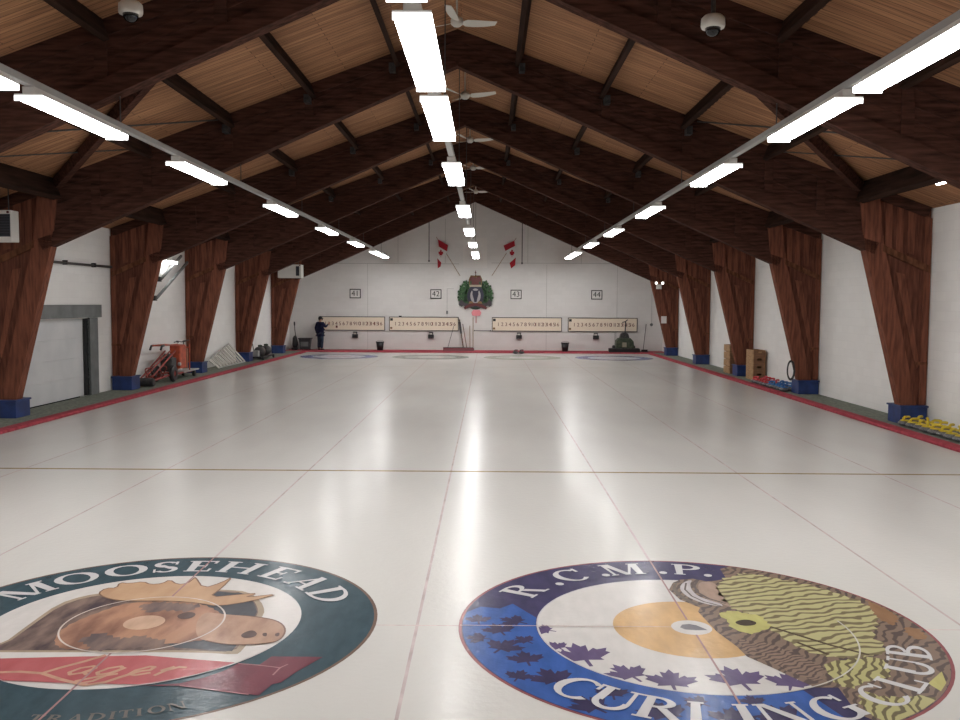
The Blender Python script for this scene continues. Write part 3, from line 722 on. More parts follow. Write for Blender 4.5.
bm = NB(); stroke(bm, [(.36, .49), (.24, .60), (.17, .74), (.15, .92), (.2, 1.1)], .016, z+.0042); stroke(bm, [(.41, .56), (.30, .68), (.245, .84), (.255, 1.02), (.31, 1.15)], .022, z+.0042)
obj_flat('horn_line', bm, paint((104, 92, 88)), t)
flatobj('eye_patch', [tufts(RP['EYEPATCH'], -.03, .07)], z+.0036, paint((186, 180, 98)), t)
flatobj('eye', [smooth(RP['EYE'])], z+.0042, paint((74, 62, 52)), t)
yel = shaggy('buffalo muzzle drawing', pc((184, 178, 114)), pc((112, 102, 74)), 4.4, 8, .4)
flatobj('muzzle', [tufts(smooth(RP['MUZZLE'], 1), -.04, .09)], z+.0036, yel, t)
flatobj('jaw', [clip(tufts(smooth(RP['JAW'], 1), -.04, .09), RO-.02)], z+.0036, yel, t)
flatobj('cheek_spot', [clip(RP['SPOT'], RO-.03)], z+.0036, paint((188, 180, 100)), t)
for k_ in ('RUST', 'TUFT'): flatobj('rust_tuft', [clip(tufts(RP[k_], -.03, .06), RO-.03)], z+.0036, paint((150, 112, 78)), t)
flatobj('beard', [clip(tufts(RP['BEARDBAND'], -.03, .08), RO)], z+.0030, shaggy('buffalo beard drawing', pc((142, 118, 102)), pc((98, 82, 78)), 7, 8, 1.0), t)
bm = NB()
for a, b in (((.62, .02), (.95, -.35)), ((.95, -.35), (1.15, -.52)), ((.72, -.30), (.86, -.52))): stroke(bm, [a, b], .03, z+.0042)
obj_flat('face_line', bm, paint((92, 78, 60)), t)
bm = NB(); ringf(bm, RI-.006, RI+.006, z+.0048, math.radians(-75), math.radians(8), 40); obj_flat('inner_line', bm, paint((196, 192, 180)), t)
LT = paint((206, 204, 206), .03)
arc_letters(t, LT, [('R', 145.4), ('.', 132.0), ('C', 122.5), ('.', 110.5), ('M', 101.6), ('.', 87.8), ('P', 78.9), ('.', 71.2)], 1.37, .33, z+.0054)
arc_letters(t, LT, [('C', -131.7), ('U', -121.0), ('R', -109.4), ('L', -99.6), ('I', -90.2), ('N', -80.8), ('G', -67.1)], 1.66, .32, z+.0054, True)
arc_letters(t, LT, [('C', -51.4), ('L', -40.2), ('U', -28.2), ('B', -16.8)], 1.68, .30, z+.0054, True)
def emblem_lines(t, z):
    for nm, q in (('centre_line', [(-.009, -RO), (.009, -RO), (.009, RO), (-.009, RO)]), ('tee_line', [(-RO, -.007), (RO, -.007), (RO, .007), (-RO, .007)])):
        bm = NB()
        if nm == 'centre_line': flat(bm, [(-.008, -RO), (.008, -RO), (.008, -.16), (-.008, -.16)], z); flat(bm, [(-.008, .16), (.008, .16), (.008, RO), (-.008, RO)], z)
        else: flat(bm, [(-RO, -.005), (-.16, -.005), (-.16, .005), (-RO, .005)], z)
        obj_flat(nm, bm, paint((166, 128, 128)) if nm == 'centre_line' else paint((208, 184, 178)), t)
emblem_lines(t, z+.0050)

# --- left house: dark teal ring with a moose head over a red banner
t = thing('ice_emblem', 'round ice emblem with dark teal ring, brown moose head and a red banner', 'ice emblem', (-S2, TEE, 0), 0, 'painted emblems in the near ice')
bm = NB(); ringf(bm, RO-.014, RO+.012, z); obj_flat('edge_line', bm, paint((120, 96, 84)), t)
bm = NB(); ringf(bm, RI, RO-.014, z); obj_flat('outer_ring', bm, paint((58, 82, 92)), t)
bm = NB(); ringf(bm, 0, RI, z); obj_flat('white_disc', bm, paint((212, 207, 203), .04), t)
flatobj('panel_border', [clip(smooth(LP['PANEL'], 1), RI-.01)], z+.0006, paint((172, 152, 128)), t)
flatobj('panel', [clip(smooth(LP['PANELIN'], 1), RI-.02)], z+.0012, noise_coat('moose coat drawing', (142, 118, 106), (80, 68, 74), 5), t)
flatobj('panel_shade', [LP['DARK']], z+.0018, paint((80, 82, 88)), t)
flatobj('moose_body', [tufts(smooth(LP['BODY'], 1), -.02, .07)], z+.0024, noise_coat('moose neck drawing', (188, 138, 108), (138, 98, 82), 4), t)
for k_ in ('MANE1', 'MANE2'): flatobj('mane_hair', [tufts(LP[k_], -.05, .06)], z+.0030, noise_coat('moose mane drawing', (146, 120, 108), (104, 90, 92), 5), t)
flatobj('moose_head', [smooth(LP['HEAD'])], z+.0030, icy(mat('moose muzzle', pc((186, 146, 120))), pc((160, 122, 100)), pc((200, 160, 134)), 7), t)
flatobj('antlers', [smooth(LP['ANTLER'], 1)], z+.0036, icy(mat('moose antler', pc((200, 158, 118))), pc((184, 142, 106)), pc((212, 172, 132)), 4), t)
bm = NB(); pts = smooth(LP['ANTLER'], 1); stroke(bm, pts+[pts[0]], .014, z+.0042); obj_flat('antler_outline', bm, paint((138, 104, 84)), t)
bm = NB(); pts = smooth(LP['HEAD']); stroke(bm, pts[5:32], .014, z+.0042); obj_flat('head_outline', bm, paint((124, 92, 78)), t)
for nm_, k_ in (('eye', 'EYE'), ('nostril', 'NOSTRIL'), ('nostril', 'NOSTRIL2'), ('cheek_mark', 'SHADE')): flatobj(nm_, [smooth(LP[k_])], z+.0042, paint((98, 76, 72)), t)
flatobj('banner', [clip(LP['RED'], RI-.004)], z+.0036, icy(mat('banner red', pc((190, 92, 96))), pc((176, 80, 86)), pc((200, 106, 108)), 4), t)
tail = [p for p in LP['REDTAIL']]
flatobj('banner_tail', [clip(tail, RO-.03)], z+.0036, icy(mat('banner dark red', pc((122, 62, 76))), pc((108, 56, 70)), pc((134, 66, 80)), 5), t)
flatobj('banner_tail', [arc(RI, 218, 244, 12)+[(-.62, -1.26), (-1.2, -1.18)]], z+.0036, paint((122, 62, 76)), t)
bm = NB()
stroke(bm, [(.675, -1.14), (1.155, -1.262)], .012, z+.0042); stroke(bm, [(.955, -.775), (1.105, -.80), (1.26, -.84), (1.30, -.78)], .012, z+.0042); stroke(bm, [(1.26, -.84), (1.24, -.96)], .012, z+.0042)
obj_flat('banner_line', bm, paint((178, 120, 124)), t)
bm = NB()
for k in ('L1', 'L2', 'L3'): stroke(bm, LP[k], .034, z+.0048)
def sl(pts, x0, sc=.17, y0=-1.0): return [(x0+(px+.45*py)*sc, y0+py*sc) for px, py in pts]
a_ = [(.62, .55), (.4, .72), (.12, .55), (.05, .2), (.25, 0), (.5, .15), (.62, .55), (.60, .15), (.78, .02)]
g_ = [(.62, .55), (.4, .72), (.12, .55), (.05, .2), (.25, 0), (.5, .15), (.64, .6), (.50, -.5), (.2, -.72), (-.05, -.5), (.3, -.2), (.8, .1)]
e_ = [(.1, .28), (.55, .42), (.5, .68), (.3, .72), (.08, .4), (.12, .08), (.4, 0), (.72, .2)]
r_ = [(.05, .4), (.22, .72), (.15, 0), (.2, .4), (.42, .70), (.68, .66)]
for g, x0 in ((a_, -.17), (g_, .02), (e_, .24), (r_, .42)): stroke(bm, sl(g, x0, .20, -.985), .028, z+.0048)
obj_flat('script_lettering', bm, paint((198, 150, 124)), t)
arc_letters(t, LT, [(c, a) for c, a in zip('MOOSEHEAD', (150.6, 133.4, 117.0, 103.6, 91.2, 76.6, 59.6, 43.6, 27.6))], 1.335, .335, z+.0054, False, 1.12)
arc_letters(t, paint((118, 114, 108)), [(c, a) for c, a in zip('TRADITION', (-91.0, -86.9, -82.6, -78.4, -75.3, -72.6, -69.9, -66.4, -62.2))], 1.675, .105, z+.0054, True, 1.0)
bm = NB(); ringf(bm, .60, .614, z+.0054); obj_flat('house_circle', bm, paint((214, 200, 190)), t)
bm = NB(); ringf(bm, 0, .155, z+.0054); obj_flat('button', bm, paint((206, 168, 140)), t)
bm = NB(); ringf(bm, RI-.006, RI+.008, z+.0050, math.radians(-75), math.radians(-25), 40); obj_flat('inner_line', bm, paint((198, 184, 184)), t)
bm = NB(); flat(bm, [(-.008, .62), (.008, .62), (.008, RO), (-.008, RO)], z+.0056); flat(bm, [(-.008, -RO), (.008, -RO), (.008, -.62), (-.008, -.62)], z+.0056); obj_flat('centre_line', bm, paint((170, 130, 130)), t)

# --- the four far houses
FH = [((96, 108, 168), (206, 204, 204), (200, 188, 190), 'blue ringed curling house at the far end under score board of sign 41'),
      ((138, 148, 138), (170, 174, 166), (196, 196, 192), 'pale grey green curling house at the far end before the red scraper bar'),
      ((150, 158, 140), (178, 182, 170), (200, 200, 194), 'pale grey green curling house at the far end beside two dark stones'),
      ((98, 112, 166), (206, 204, 204), (200, 188, 190), 'blue ringed curling house at the far end before the dark green machine')]
for k, (c1, c2, c3, l) in enumerate(FH):
    t = thing('curling_house', l, 'curling house', ((2*k-3)*S2, TEE+34.75, 0), 0, 'painted houses at the far end')
    bm = NB(); ringf(bm, 1.22, 1.80, .001, n=64); obj_flat('outer_ring', bm, paint(c1), t)
    bm = NB(); ringf(bm, .61, 1.22, .001, n=64); obj_flat('middle_ring', bm, paint(c2), t)
    bm = NB(); ringf(bm, .15, .61, .001, n=48); obj_flat('inner_ring', bm, paint(c3), t)
    bm = NB(); ringf(bm, 0, .15, .001, n=32); obj_flat('button', bm, paint((205, 200, 195)), t)

# ------------------------------------------------------------------ things at the far end
def text(name, s, size, m, parent, loc, ext=.004, rot=(PI/2, 0, 0), spacing=1.0, wspace=1.0, align='CENTER'):
    cu = bpy.data.curves.new(name, 'FONT'); cu.body = s; cu.size = size; cu.extrude = ext; cu.align_x = align; cu.align_y = 'CENTER'
    cu.space_character = spacing; cu.space_word = wspace
    tmp = bpy.data.objects.new(name+'_tmp', cu); C.objects.link(tmp)
    dg = bpy.context.evaluated_depsgraph_get()
    me = bpy.data.meshes.new_from_object(tmp.evaluated_get(dg)); bpy.data.objects.remove(tmp); bpy.data.curves.remove(cu)
    me.materials.clear(); me.materials.append(m)
    o = bpy.data.objects.new(name, me); C.objects.link(o); o.parent = parent; o.location = loc; o.rotation_euler = rot
    return o

BL = ['long cream score board behind the person in the navy jacket', 'long cream score board left of the leaning brooms, under sign 42',
      'long cream score board under sign 43', 'long cream score board under sign 44, behind the dark green machine']
SG = ['black framed sign reading 41', 'black framed sign reading 42', 'black framed sign reading 43', 'black framed sign reading 44']
CB = ['small black card holder under the score board beside the person', 'small black card holder under the score board of sign 42',
      'small black card holder under the score board of sign 43', 'small black card holder under the score board of sign 44']
for k, (x0, x1) in enumerate(((-8.36, -4.88), (-4.67, -1.01), (.74, 4.42), (4.73, 8.38))):
    xc, hw = (x0+x1)/2, (x1-x0)/2
    t = thing('score_board', BL[k], 'score board', (xc, YF-.001, 1.05), 0, 'cream score boards on the end wall')
    obj('panel', box(NB(), -hw+.03, hw-.03, -.045, -.004, .03, .71), M['cream'], t)
    bm = NB()
    for a in ((-hw, hw, 0, .035), (-hw, hw, .705, .74)): box(bm, a[0], a[1], -.06, 0, a[2], a[3])
    for a in ((-hw, -hw+.035), (hw-.035, hw)): box(bm, a[0], a[1], -.06, 0, .035, .705)
    obj('frame', bm, M['dark'], t)
    for i in range(16):
        text('numeral', str(i+1), .27, M['number'], t, (-hw+.34+i*(2*hw-.52)/15.5, -.048, .36), .003)
    obj('team_card', box(NB(), -hw+.06, -hw+.20, -.055, -.045, .53, .66), M['ink'], t)
    obj('team_card', box(NB(), -hw+.06, -hw+.17, -.055, -.045, .10, .20), M['brass'], t)
    if k == 0: obj('score_card', box(NB(), .33-hw+.55, .33-hw+.65, -.055, -.045, .14, .26), M['number'], t)
    if k == 1: obj('clip_lamp', box(NB(), -hw+.52, -hw+.66, -.10, 0, .74, .79), M['ink'], t)
    t = thing('number_sign', SG[k], 'sign', ((-6.45, -2.21, 2.0, 6.23)[k], YF-.001, 2.99), 0, 'sheet number signs')
    obj('plate', box(NB(), -.25, .25, -.025, -.002, -.20, .20), M['white'], t)
    bm = NB()
    for a in ((-.29, .29, .20, .245), (-.29, .29, -.245, -.20)): box(bm, a[0], a[1], -.04, 0, a[2], a[3])
    for a in ((-.29, -.25), (.25, .29)): box(bm, a[0], a[1], -.04, 0, -.2, .2)
    obj('frame', bm, M['ink'], t)
    text('number', '4'+str(k+1), .40, M['ink'], t, (0, -.028, 0), .003)
    t = thing('card_holder', CB[k], 'card holder', ((-6.46, -2.46, 2.17, 6.21)[k], YF-.001, .66), 0, 'black card holders under the score boards')
    obj('pocket', prism(NB(), [(-.15, 0), (.15, 0), (.15, .2), (-.15, .2)], -.12, 0), M['black'], t)
    obj('back_plate', box(NB(), -.11, .11, -.02, 0, .2, .33, .005), M['dark'], t)
    obj('top_card', box(NB(), -.08, .06, -.08, -.03, .19, .27), M['offwhite'], t)

BN = ['black bucket on red carpet between the person and sign 42', 'black bucket on red carpet between signs 43 and 44']
for x, l in ((-5.07, BN[0]), (4.54, BN[1])):
    t = thing('bucket', l, 'bucket', (x, 46.3, FZ), 0, 'black buckets')
    obj('bin_body', lathe(NB(), [(0, 0), (.15, 0), (.205, .44), (.185, .44), (.135, .03), (0, .03)], 20), M['black'], t, True)
    obj('rim', lathe(NB(), [(.205, .41), (.22, .41), (.22, .45), (.185, .45), (.185, .41)], 20), M['black'], t)
    pts = [(.21*math.cos(a), 0, .42+.10*math.sin(a)) for a in [PI*i/10 for i in range(11)]]
    obj('bail', tube(NB(), pts, .008, 6), M['dark'], t)

# flags on slanted staffs, hanging conduits
def flag(lbl, s, ox, staff, red1, white, red2, leafc):
    t = thing('flag', lbl, 'flag', (ox, 46.72, 4.3), 0, 'red and white flags on the end wall')
    q = lambda P: [(x-ox, z-4.3) for x, z in P]
    obj('red_band', prism(NB(), q(red1), -.03, .0), M['flagred'], t)
    obj('white_field', prism(NB(), q(white), -.024, .0), M['flagwhite'], t)
    obj('red_band', prism(NB(), q(red2), -.03, .0), M['flagred'], t)
    obj('maple_leaf', prism(NB(), [(x*.55-ox+ox, z) for x, z in [((p[0]-leafc[0])+leafc[0]-ox, p[1]-4.3) for p in maple(leafc, .26, 8*s)]] if 0 else
        [(leafc[0]-ox+(p[0]-leafc[0])*.6, p[1]-4.3) for p in maple(leafc, .27, 0)], -.034, -.0235), M['flagred'], t)
    a, b = staff
    obj('staff', tube(NB(), [(a[0]-ox, .05, a[1]-4.3), (b[0]-ox, .22, b[1]-4.3)], .014, 8), M['handle'], t)
flag('red and white maple leaf flag hanging left of the crest', 1, -2.0, ((-2.18, 5.95), (-.95, 3.95)),
     [(-2.09, 5.82), (-1.57, 5.53), (-1.62, 5.20), (-2.05, 5.45)], [(-2.05, 5.45), (-1.62, 5.20), (-1.74, 4.88), (-1.92, 4.62), (-2.12, 4.85)],
     [(-2.12, 4.85), (-1.92, 4.62), (-1.95, 4.42), (-2.10, 4.32)], (-1.94, 5.06))
flag('red and white maple leaf flag hanging right of the crest', -1, 1.75, ((1.98, 5.92), (.72, 3.95)),
     [(1.32, 5.52), (1.88, 5.78), (1.92, 5.50), (1.42, 5.24)], [(1.42, 5.24), (1.92, 5.50), (1.96, 4.90), (1.64, 4.62), (1.60, 4.95)],
     [(1.64, 4.62), (1.96, 4.90), (1.93, 4.50), (1.72, 4.33)], (1.76, 5.08))
for x, z0, l in ((-2.54, 4.65, 'thin dark conduit hanging from the last frame left of the left flag'), (2.28, 4.55, 'thin dark conduit hanging from the last frame right of the right flag')):
    t = thing('conduit_drop', l, 'conduit', (x, 46.5, z0), 0, 'hanging conduits')
    obj('conduit', tube(NB(), [(0, 0, .06), (0, 0, deck_z(x-BX)-z0-.004)], .022, 8), M['pipe'], t)
    obj('socket', box(NB(), -.04, .04, -.04, .04, 0, .09, .006), M['dark'], t)

# crest
t = thing('crest', 'large painted crest with green leaf wreath, red crown and dark buffalo head', 'crest', (-.13, YF-.014, 1.97), 0); t.scale = (1, 1, 1.17)
def el(rx, rz, n=32, c=(0, 0), a0=0, a1=360): return [(c[0]+rx*math.cos(math.radians(a0+(a1-a0)*i/n)), c[1]+rz*math.sin(math.radians(a0+(a1-a0)*i/n))) for i in range(n if a1-a0 == 360 else n+1)]
rnd = random.Random(3)
for s in (-1, 1):
    bm = NB()
    for i in range(17):
        a = math.radians(-40+i*6.4); rr = .56+.13*(i % 3-1)
        c = (s*rr*1.12*math.cos(a)+s*.02, .80+rr*1.02*math.sin(a)); d = .028+.006*(i % 3)
        prism(bm, maple(c, .20, math.degrees(a)*s+rnd.uniform(-25, 25)-90*s), -d-.02, -.006*(i % 5)-.002)
    obj('leaf_wreath', bm, M['leaf'], t)
    bm = NB(); prism(bm, [(s*.10, .30), (s*.45, .22), (s*.60, .35), (s*.84, .34), (s*.86, .56), (s*.72, .62), (s*.56, .48), (s*.30, .44), (s*.12, .50)], -.075, -.004)
    obj('scroll_end', bm, mat('dark scroll', (.05, .04, .05), .6), t)
obj('backing', prism(NB(), el(.60, .62, 40, (0, .80)), -.02, -.001), mat('dark green backing', (.012, .035, .016), .6), t)
obj('oval_band', prism(NB(), el(.43, .50, 40, (0, .80)), -.055, -.004), M['navy'], t)
bm = NB(); prism(bm, el(.27, .33, 36, (0, .80)), -.062, -.05); obj('oval_field', bm, mat('grey oval', (.36, .34, .35), .6), t)
bm = NB(); prism(bm, [(-.15, .98), (-.19, 1.05), (-.14, 1.07), (-.08, 1.03), (.08, 1.03), (.14, 1.07), (.19, 1.05), (.15, .98), (.16, .86), (.09, .66), (.06, .52), (-.06, .52), (-.09, .66), (-.16, .86)], -.085, -.06)
obj('buffalo_mask', bm, M['navy'], t)
bm = NB(); prism(bm, [(-.62, .28), (-.40, .40), (-.18, .46), (0, .48), (.18, .46), (.40, .40), (.62, .28), (.55, .18), (.38, .28), (.16, .34), (0, .36), (-.16, .34), (-.38, .28), (-.55, .18)], -.095, -.004)
obj('motto_ribbon', bm, M['crimson'], t)
for s in (-1, 1):
    bm = NB(); prism(bm, [(s*.10, .47), (s*.36, .45), (s*.30, .56), (s*.14, .54)], -.088, -.05); obj('ribbon_fold', bm, M['brass'], t)
bm = NB(); prism(bm, [(-.30, 1.26), (.30, 1.26), (.33, 1.50), (.27, 1.68), (.10, 1.66), (0, 1.60), (-.10, 1.66), (-.27, 1.68), (-.33, 1.50)], -.05, -.004); obj('crown_cap', bm, M['crimson'], t)
bm = NB(); prism(bm, [(-.31, 1.20), (.31, 1.20), (.32, 1.29), (-.32, 1.29)], -.07, -.004); obj('crown_band', bm, mat('pale crown band', (.40, .34, .24), .5), t)
bm = NB()
for s in (-1, 1):
    tube(bm, [(s*.30, -.055, 1.30), (s*.33, -.06, 1.52), (s*.24, -.06, 1.69), (s*.08, -.06, 1.68), (0, -.06, 1.62)], .026, 8)
obj('crown_arch', bm, M['brass'], t)
bm = NB(); lathe(bm, [(0, 1.62), (.05, 1.66), (.05, 1.70), (0, 1.74)], 12, (0, -.05, 0)); obj('orb', bm, M['brass'], t)
bm = NB(); box(bm, -.016, .016, -.06, -.03, 1.73, 1.93); box(bm, -.05, .05, -.06, -.03, 1.82, 1.85); obj('crown_cross', bm, M['crimson'], t)
t = thing('pink_card', 'pale pink card fixed to the wall right under the crest', 'card', (-.08, YF-.001, 1.86))
obj('card', prism(NB(), [(-.20, 0), (.20, 0), (.26, .16), (.17, .30), (-.17, .30), (-.26, .16)], -.10, -.002), M['pink'], t)
obj('ribbon', box(NB(), -.05, .03, -.03, -.002, -.38, 0), mat('faded pink ribbon', (.55, .36, .35), .7), t)

# brooms and the scraper bar
t = thing('ice_scraper', 'dark red ice scraper bar standing before the leaning brooms', 'ice scraper', (-.98, 46.15, FZ))
obj('blade_bar', prism(NB(), [(-.10, 0), (.10, 0), (.06, .14), (-.04, .16)], -.80, .78, 'YZ'), mat('dark red painted bar', (.12, .012, .02), .5), t)
obj('top_edge', box(NB(), -.79, .77, -.05, .03, .16, .185), M['dark'], t)
obj('push_handle', tube(NB(), [(-.56, .0, .15), (-.28, .68, 1.26)], .014, 8), M['dark'], t)
BRM = [((-.97, 46.88, 1.66), (-.74, 46.5), .034, 'brown_handle', 'thick brown handled broom leaning at the end of the score board', True),
       ((-.79, 46.90, 1.42), (-.56, 46.55), .02, 'brown_handle', 'thin brown handled broom leaning second from the score board', False),
       ((-.42, 46.90, 1.34), (-.40, 46.6), .017, 'handle', 'short pale handled broom leaning between the taller ones', False),
       ((-.25, 46.91, 1.78), (-.24, 46.6), .017, 'handle', 'tall pale handled broom leaning under the pink card', False)]
for top, bot, r, m, l, thick in BRM:
    t = thing('broom', l, 'broom', (bot[0], bot[1], FZ), 0, 'brooms leaning on the end wall')
    T_ = Vector(top)-Vector((bot[0], bot[1], FZ))
    obj('handle', tube(NB(), [(0, 0, .10), T_], r, 8), M[m], t)
    obj('brush_head', box(NB(), -.06, .06, -.05, .05, .0, .115, .012), M['dark'], t)
    if thick: obj('grip_sleeve', tube(NB(), [T_*.55, T_*.92], r*1.5, 8), M['dark'], t)
t = thing('leaning_pole', 'thin dark pole leaning on the end wall beside the last right frame leg', 'pole', (8.62, 46.5, FZ))
obj('shaft', tube(NB(), [(0, 0, .03), (.22, .47, 1.42)], .016, 8), M['pipe'], t); obj('tip', lathe(NB(), [(0, 0), (.04, 0), (.03, .06), (0, .07)], 10), M['black'], t)
t = thing('rubber_hack', 'small black rubber hack on the red carpet right of the dark green machine', 'hack', (8.62, 46.2, FZ))
obj('foot_block', prism(NB(), [(-.12, 0), (.12, 0), (.12, .05), (-.12, .13)], -.16, .16, 'YZ'), M['black'], t); obj('base_plate', box(NB(), -.22, .22, -.18, .18, 0, .02), M['dark'], t)
t = thing('wall_switch', 'small round grey switch box on the end wall at the right', 'switch', (9.12, YF-.001, 1.44))
obj('cover', lathe(NB(), [(0, -.05), (.06, -.05), (.08, -.02), (.08, 0), (0, 0)], 16, axis='Y'), M['grey'], t); obj('conduit', tube(NB(), [(0, -.015, .07), (0, -.015, 2.6)], .012, 6), M['lgrey'], t)
t = thing('wall_conduit', 'grey conduit with a box on the end wall left of the crest', 'conduit', (-1.62, YF-.001, 1.82))
obj('run', tube(NB(), [(0, -.02, 0), (0, -.02, 1.45), (.35, -.02, 1.45)], .012, 6), M['lgrey'], t); obj('junction_box', box(NB(), -.05, .05, -.06, 0, .12, .30, .005), M['grey'], t)
t = thing('brass_rail', 'thin wall rail between the brooms and the score board of sign 43', 'rail', (.26, YF-.001, 1.08))
obj('rod', tube(NB(), [(-.45, -.04, 0), (.46, -.04, 0)], .012, 8), M['pipe'], t)
for x in (-.44, .40): obj('bracket', box(NB(), x-.02, x+.02, -.05, 0, -.03, .03), M['dark'], t)

# dark green resurfacing machine
t = thing('ice_machine', 'dark green walk behind ice machine with tall handle on the red carpet', 'ice machine', (7.55, 46.05, FZ))
obj('scraper_box', box(NB(), -.80, .76, -.30, .05, .04, .20, .02), M['dark'], t)
obj('blade', box(NB(), -.82, .78, -.36, -.30, .0, .16), M['black'], t)
obj('body', prism(NB(), [(-.45, .20), (.50, .20), (.46, .55), (.30, .72), (-.28, .72), (-.42, .55)], -.25, .35), M['greenmetal'], t)
obj('engine_cowl', prism(NB(), [(-.22, .72), (.26, .72), (.20, .92), (.12, 1.0), (-.08, 1.0), (-.16, .92)], -.15, .25), M['dark'], t)
obj('label_plate', box(NB(), -.12, .10, -.262, -.25, .26, .50, .004), mat('tan plate', (.26, .24, .18), .6), t)
obj('hand_lever', tube(NB(), [(.06, .05, .98), (.08, .05, 1.55)], .03, 8), M['dark'], t)
bm = NB(); tube(bm, [(-.10, .05, 1.52), (.06, .05, 1.56), (.18, .05, 1.66)], .024, 8); obj('handle_bar', bm, M['dark'], t)
for s in (-1, 1):
    obj('wheel', lathe(NB(), [(0, -.06), (.15, -.06), (.17, -.03), (.17, .03), (.15, .06), (0, .06)], 18, (s*.52, .1, .17), 'X'), M['black'], t)
obj('rear_post', tube(NB(), [(-.42, .3, .2), (-.42, .3, 1.0)], .014, 6), M['dark'], t)

# corner: bin and upright vacuum
t = thing('wheeled_bin', 'dark grey wheeled bin in the left far corner', 'bin', (-9.0, 46.55, FZ))
obj('bin_body', prism(NB(), [(-.24, .04), (.22, .04), (.29, .56), (-.29, .56)], -.26, .22), mat('charcoal plastic', (.035, .037, .042), .5), t)
obj('lid', box(NB(), -.33, .33, -.31, .27, .56, .62, .015), M['dark'], t)
obj('panel_ridge', box(NB(), -.2, .2, -.275, -.26, .18, .42), M['grey'], t)
for s in (-1, 1): obj('wheel', lathe(NB(), [(0, -.025), (.07, -.025), (.07, .025), (0, .025)], 14, (s*.2, .15, .07), 'X'), M['black'], t)
t = thing('upright_vacuum', 'tall dark upright vacuum beside the wheeled bin in the corner', 'vacuum cleaner', (-9.52, 46.30, FZ))
obj('floor_head', box(NB(), -.13, .16, -.18, .14, 0, .12, .03), M['black'], t)
obj('dust_tank', lathe(NB(), [(0, .1), (.12, .12), (.14, .3), (.12, .62), (.05, .74), (0, .75)], 16, (.02, .03, 0)), M['black'], t, True)
obj('push_handle', tube(NB(), [(.05, .05, .70), (.0, .1, 1.05), (-.02, .14, 1.3)], .022, 8), M['dark'], t)
obj('hand_grip', tube(NB(), [(-.02, .14, 1.26), (-.03, .15, 1.46)], .04, 8), M['black'], t)
obj('hose', tube(NB(), [(.12, -.05, .15), (.2, -.1, .3), (.14, -.08, .55), (.08, .0, .72)], .025, 8), M['dark'], t)

# two dark stones left on the ice at the far edge
def stone(name, label, loc, hm, group, gran='granite'):
    t = thing(name, label, 'curling stone', loc, 0, group)
    obj('granite_body', lathe(NB(), [(0, 0), (.065, .002), (.11, .02), (.143, .048), (.147, .062), (.143, .076), (.11, .106), (.06, .114), (0, .115)], 20), M[gran], t, True)
    hp = obj('handle', lathe(NB(), [(0, .115), (.108, .112), (.10, .126), (.05, .137), (0, .138)], 16), M[hm], t, True)
    obj('grip', tube(NB(), [(-.055, 0, .128), (-.055, 0, .165), (-.02, 0, .188), (.07, 0, .186), (.105, 0, .178)], .027, 8), M[hm], hp)
    return t
st = stone('curling_stone', 'dark curling stone lying left of its pair at the far ice edge', (1.93, 44.75, .0), 'black', 'dark stones at the far edge', 'dark')
dup(st, (2.22, 44.8, 0), 0, 'dark curling stone lying right of its pair at the far ice edge')

# stones parked along the right walkway
def stone_rows(first, col, rows_, ys, hm, words_, group):
    base = None
    for ri, x in enumerate(rows_):
        for i, y in enumerate(ys):
            where = ('curb side row', 'wall side row')[ri]
            l = 'curling stone with %s handle, %s, %s' % (col, words_[i], where)
            loc = (x+.012*((i*7+ri*3) % 3-1), y+.07*ri, FZ)
            if base is None: base = stone('curling_stone', l, loc, hm, group); base.rotation_euler.z = .4
            else: dup(base, loc, .4+.55*((i*5+ri*2) % 4-1.5), l, group)
oy = ['first from the blue footing box', 'second from the blue footing box', 'third from the blue footing box', 'fourth from the blue footing box', 'fifth from the blue footing box',
      'sixth from the blue footing box', 'seventh from the blue footing box', 'eighth from the blue footing box', 'ninth from the blue footing box']
stone_rows('y', 'yellow', (9.10, 9.42), [18.22-.305*i for i in range(9)], 'yellow', oy, 'yellow handled stones along the right wall')
ob = ['nearest to its footing box', 'second from its footing box', 'third from its footing box', 'fourth from its footing box', 'fifth from its footing box']
stone_rows('b', 'blue', (9.0, 9.32), [25.38+.305*i for i in range(5)], 'bluep', ob, 'blue handled stones along the right wall')
orr = ['next to the blue handled ones', 'second from the blue handled ones', 'third from the blue handled ones', 'fourth from the blue handled ones', 'last before the crates']
stone_rows('r', 'red', (9.0, 9.32), [26.98+.305*i for i in range(5)], 'redp', orr, 'red handled stones along the right wall')

# wooden crates in two stacks
oc = ['bottom', 'second lowest', 'third lowest', 'top']
cr0 = None
for (x, y, h, w_) in ((9.42, 29.62, .245, 'nearer stack by the red handled stones'), (9.36, 32.25, .26, 'farther stack behind the blue footing box')):
    for k in range(4):
        l = '%s wooden crate of the %s' % (oc[k], w_)
        if cr0 is None:
            cr0 = thing('wooden_crate', l, 'crate', (x, y, FZ+k*h), 0, 'wooden crates in two stacks on the right walkway')
            bm = NB(); box(bm, -.20, -.18, -.40, .40, 0, .24); box(bm, .18, .20, -.40, .40, 0, .24); obj('side_board', bm, M['crate'], cr0)
            bm = NB(); box(bm, -.18, .18, -.40, -.375, 0, .15); box(bm, -.18, -.08, -.40, -.375, .15, .205); box(bm, .08, .18, -.40, -.375, .15, .205); box(bm, -.18, .18, -.40, -.375, .205, .24); obj('end_board', bm, M['crate_dk'], cr0)
            bm = NB(); box(bm, -.18, .18, .375, .40, 0, .24); obj('end_board', bm, M['crate_dk'], cr0)
            obj('bottom_board', box(NB(), -.18, .18, -.375, .375, .0, .02), M['crate_dk'], cr0)
        else: dup(cr0, (x, y, FZ+k*h), 0, l)

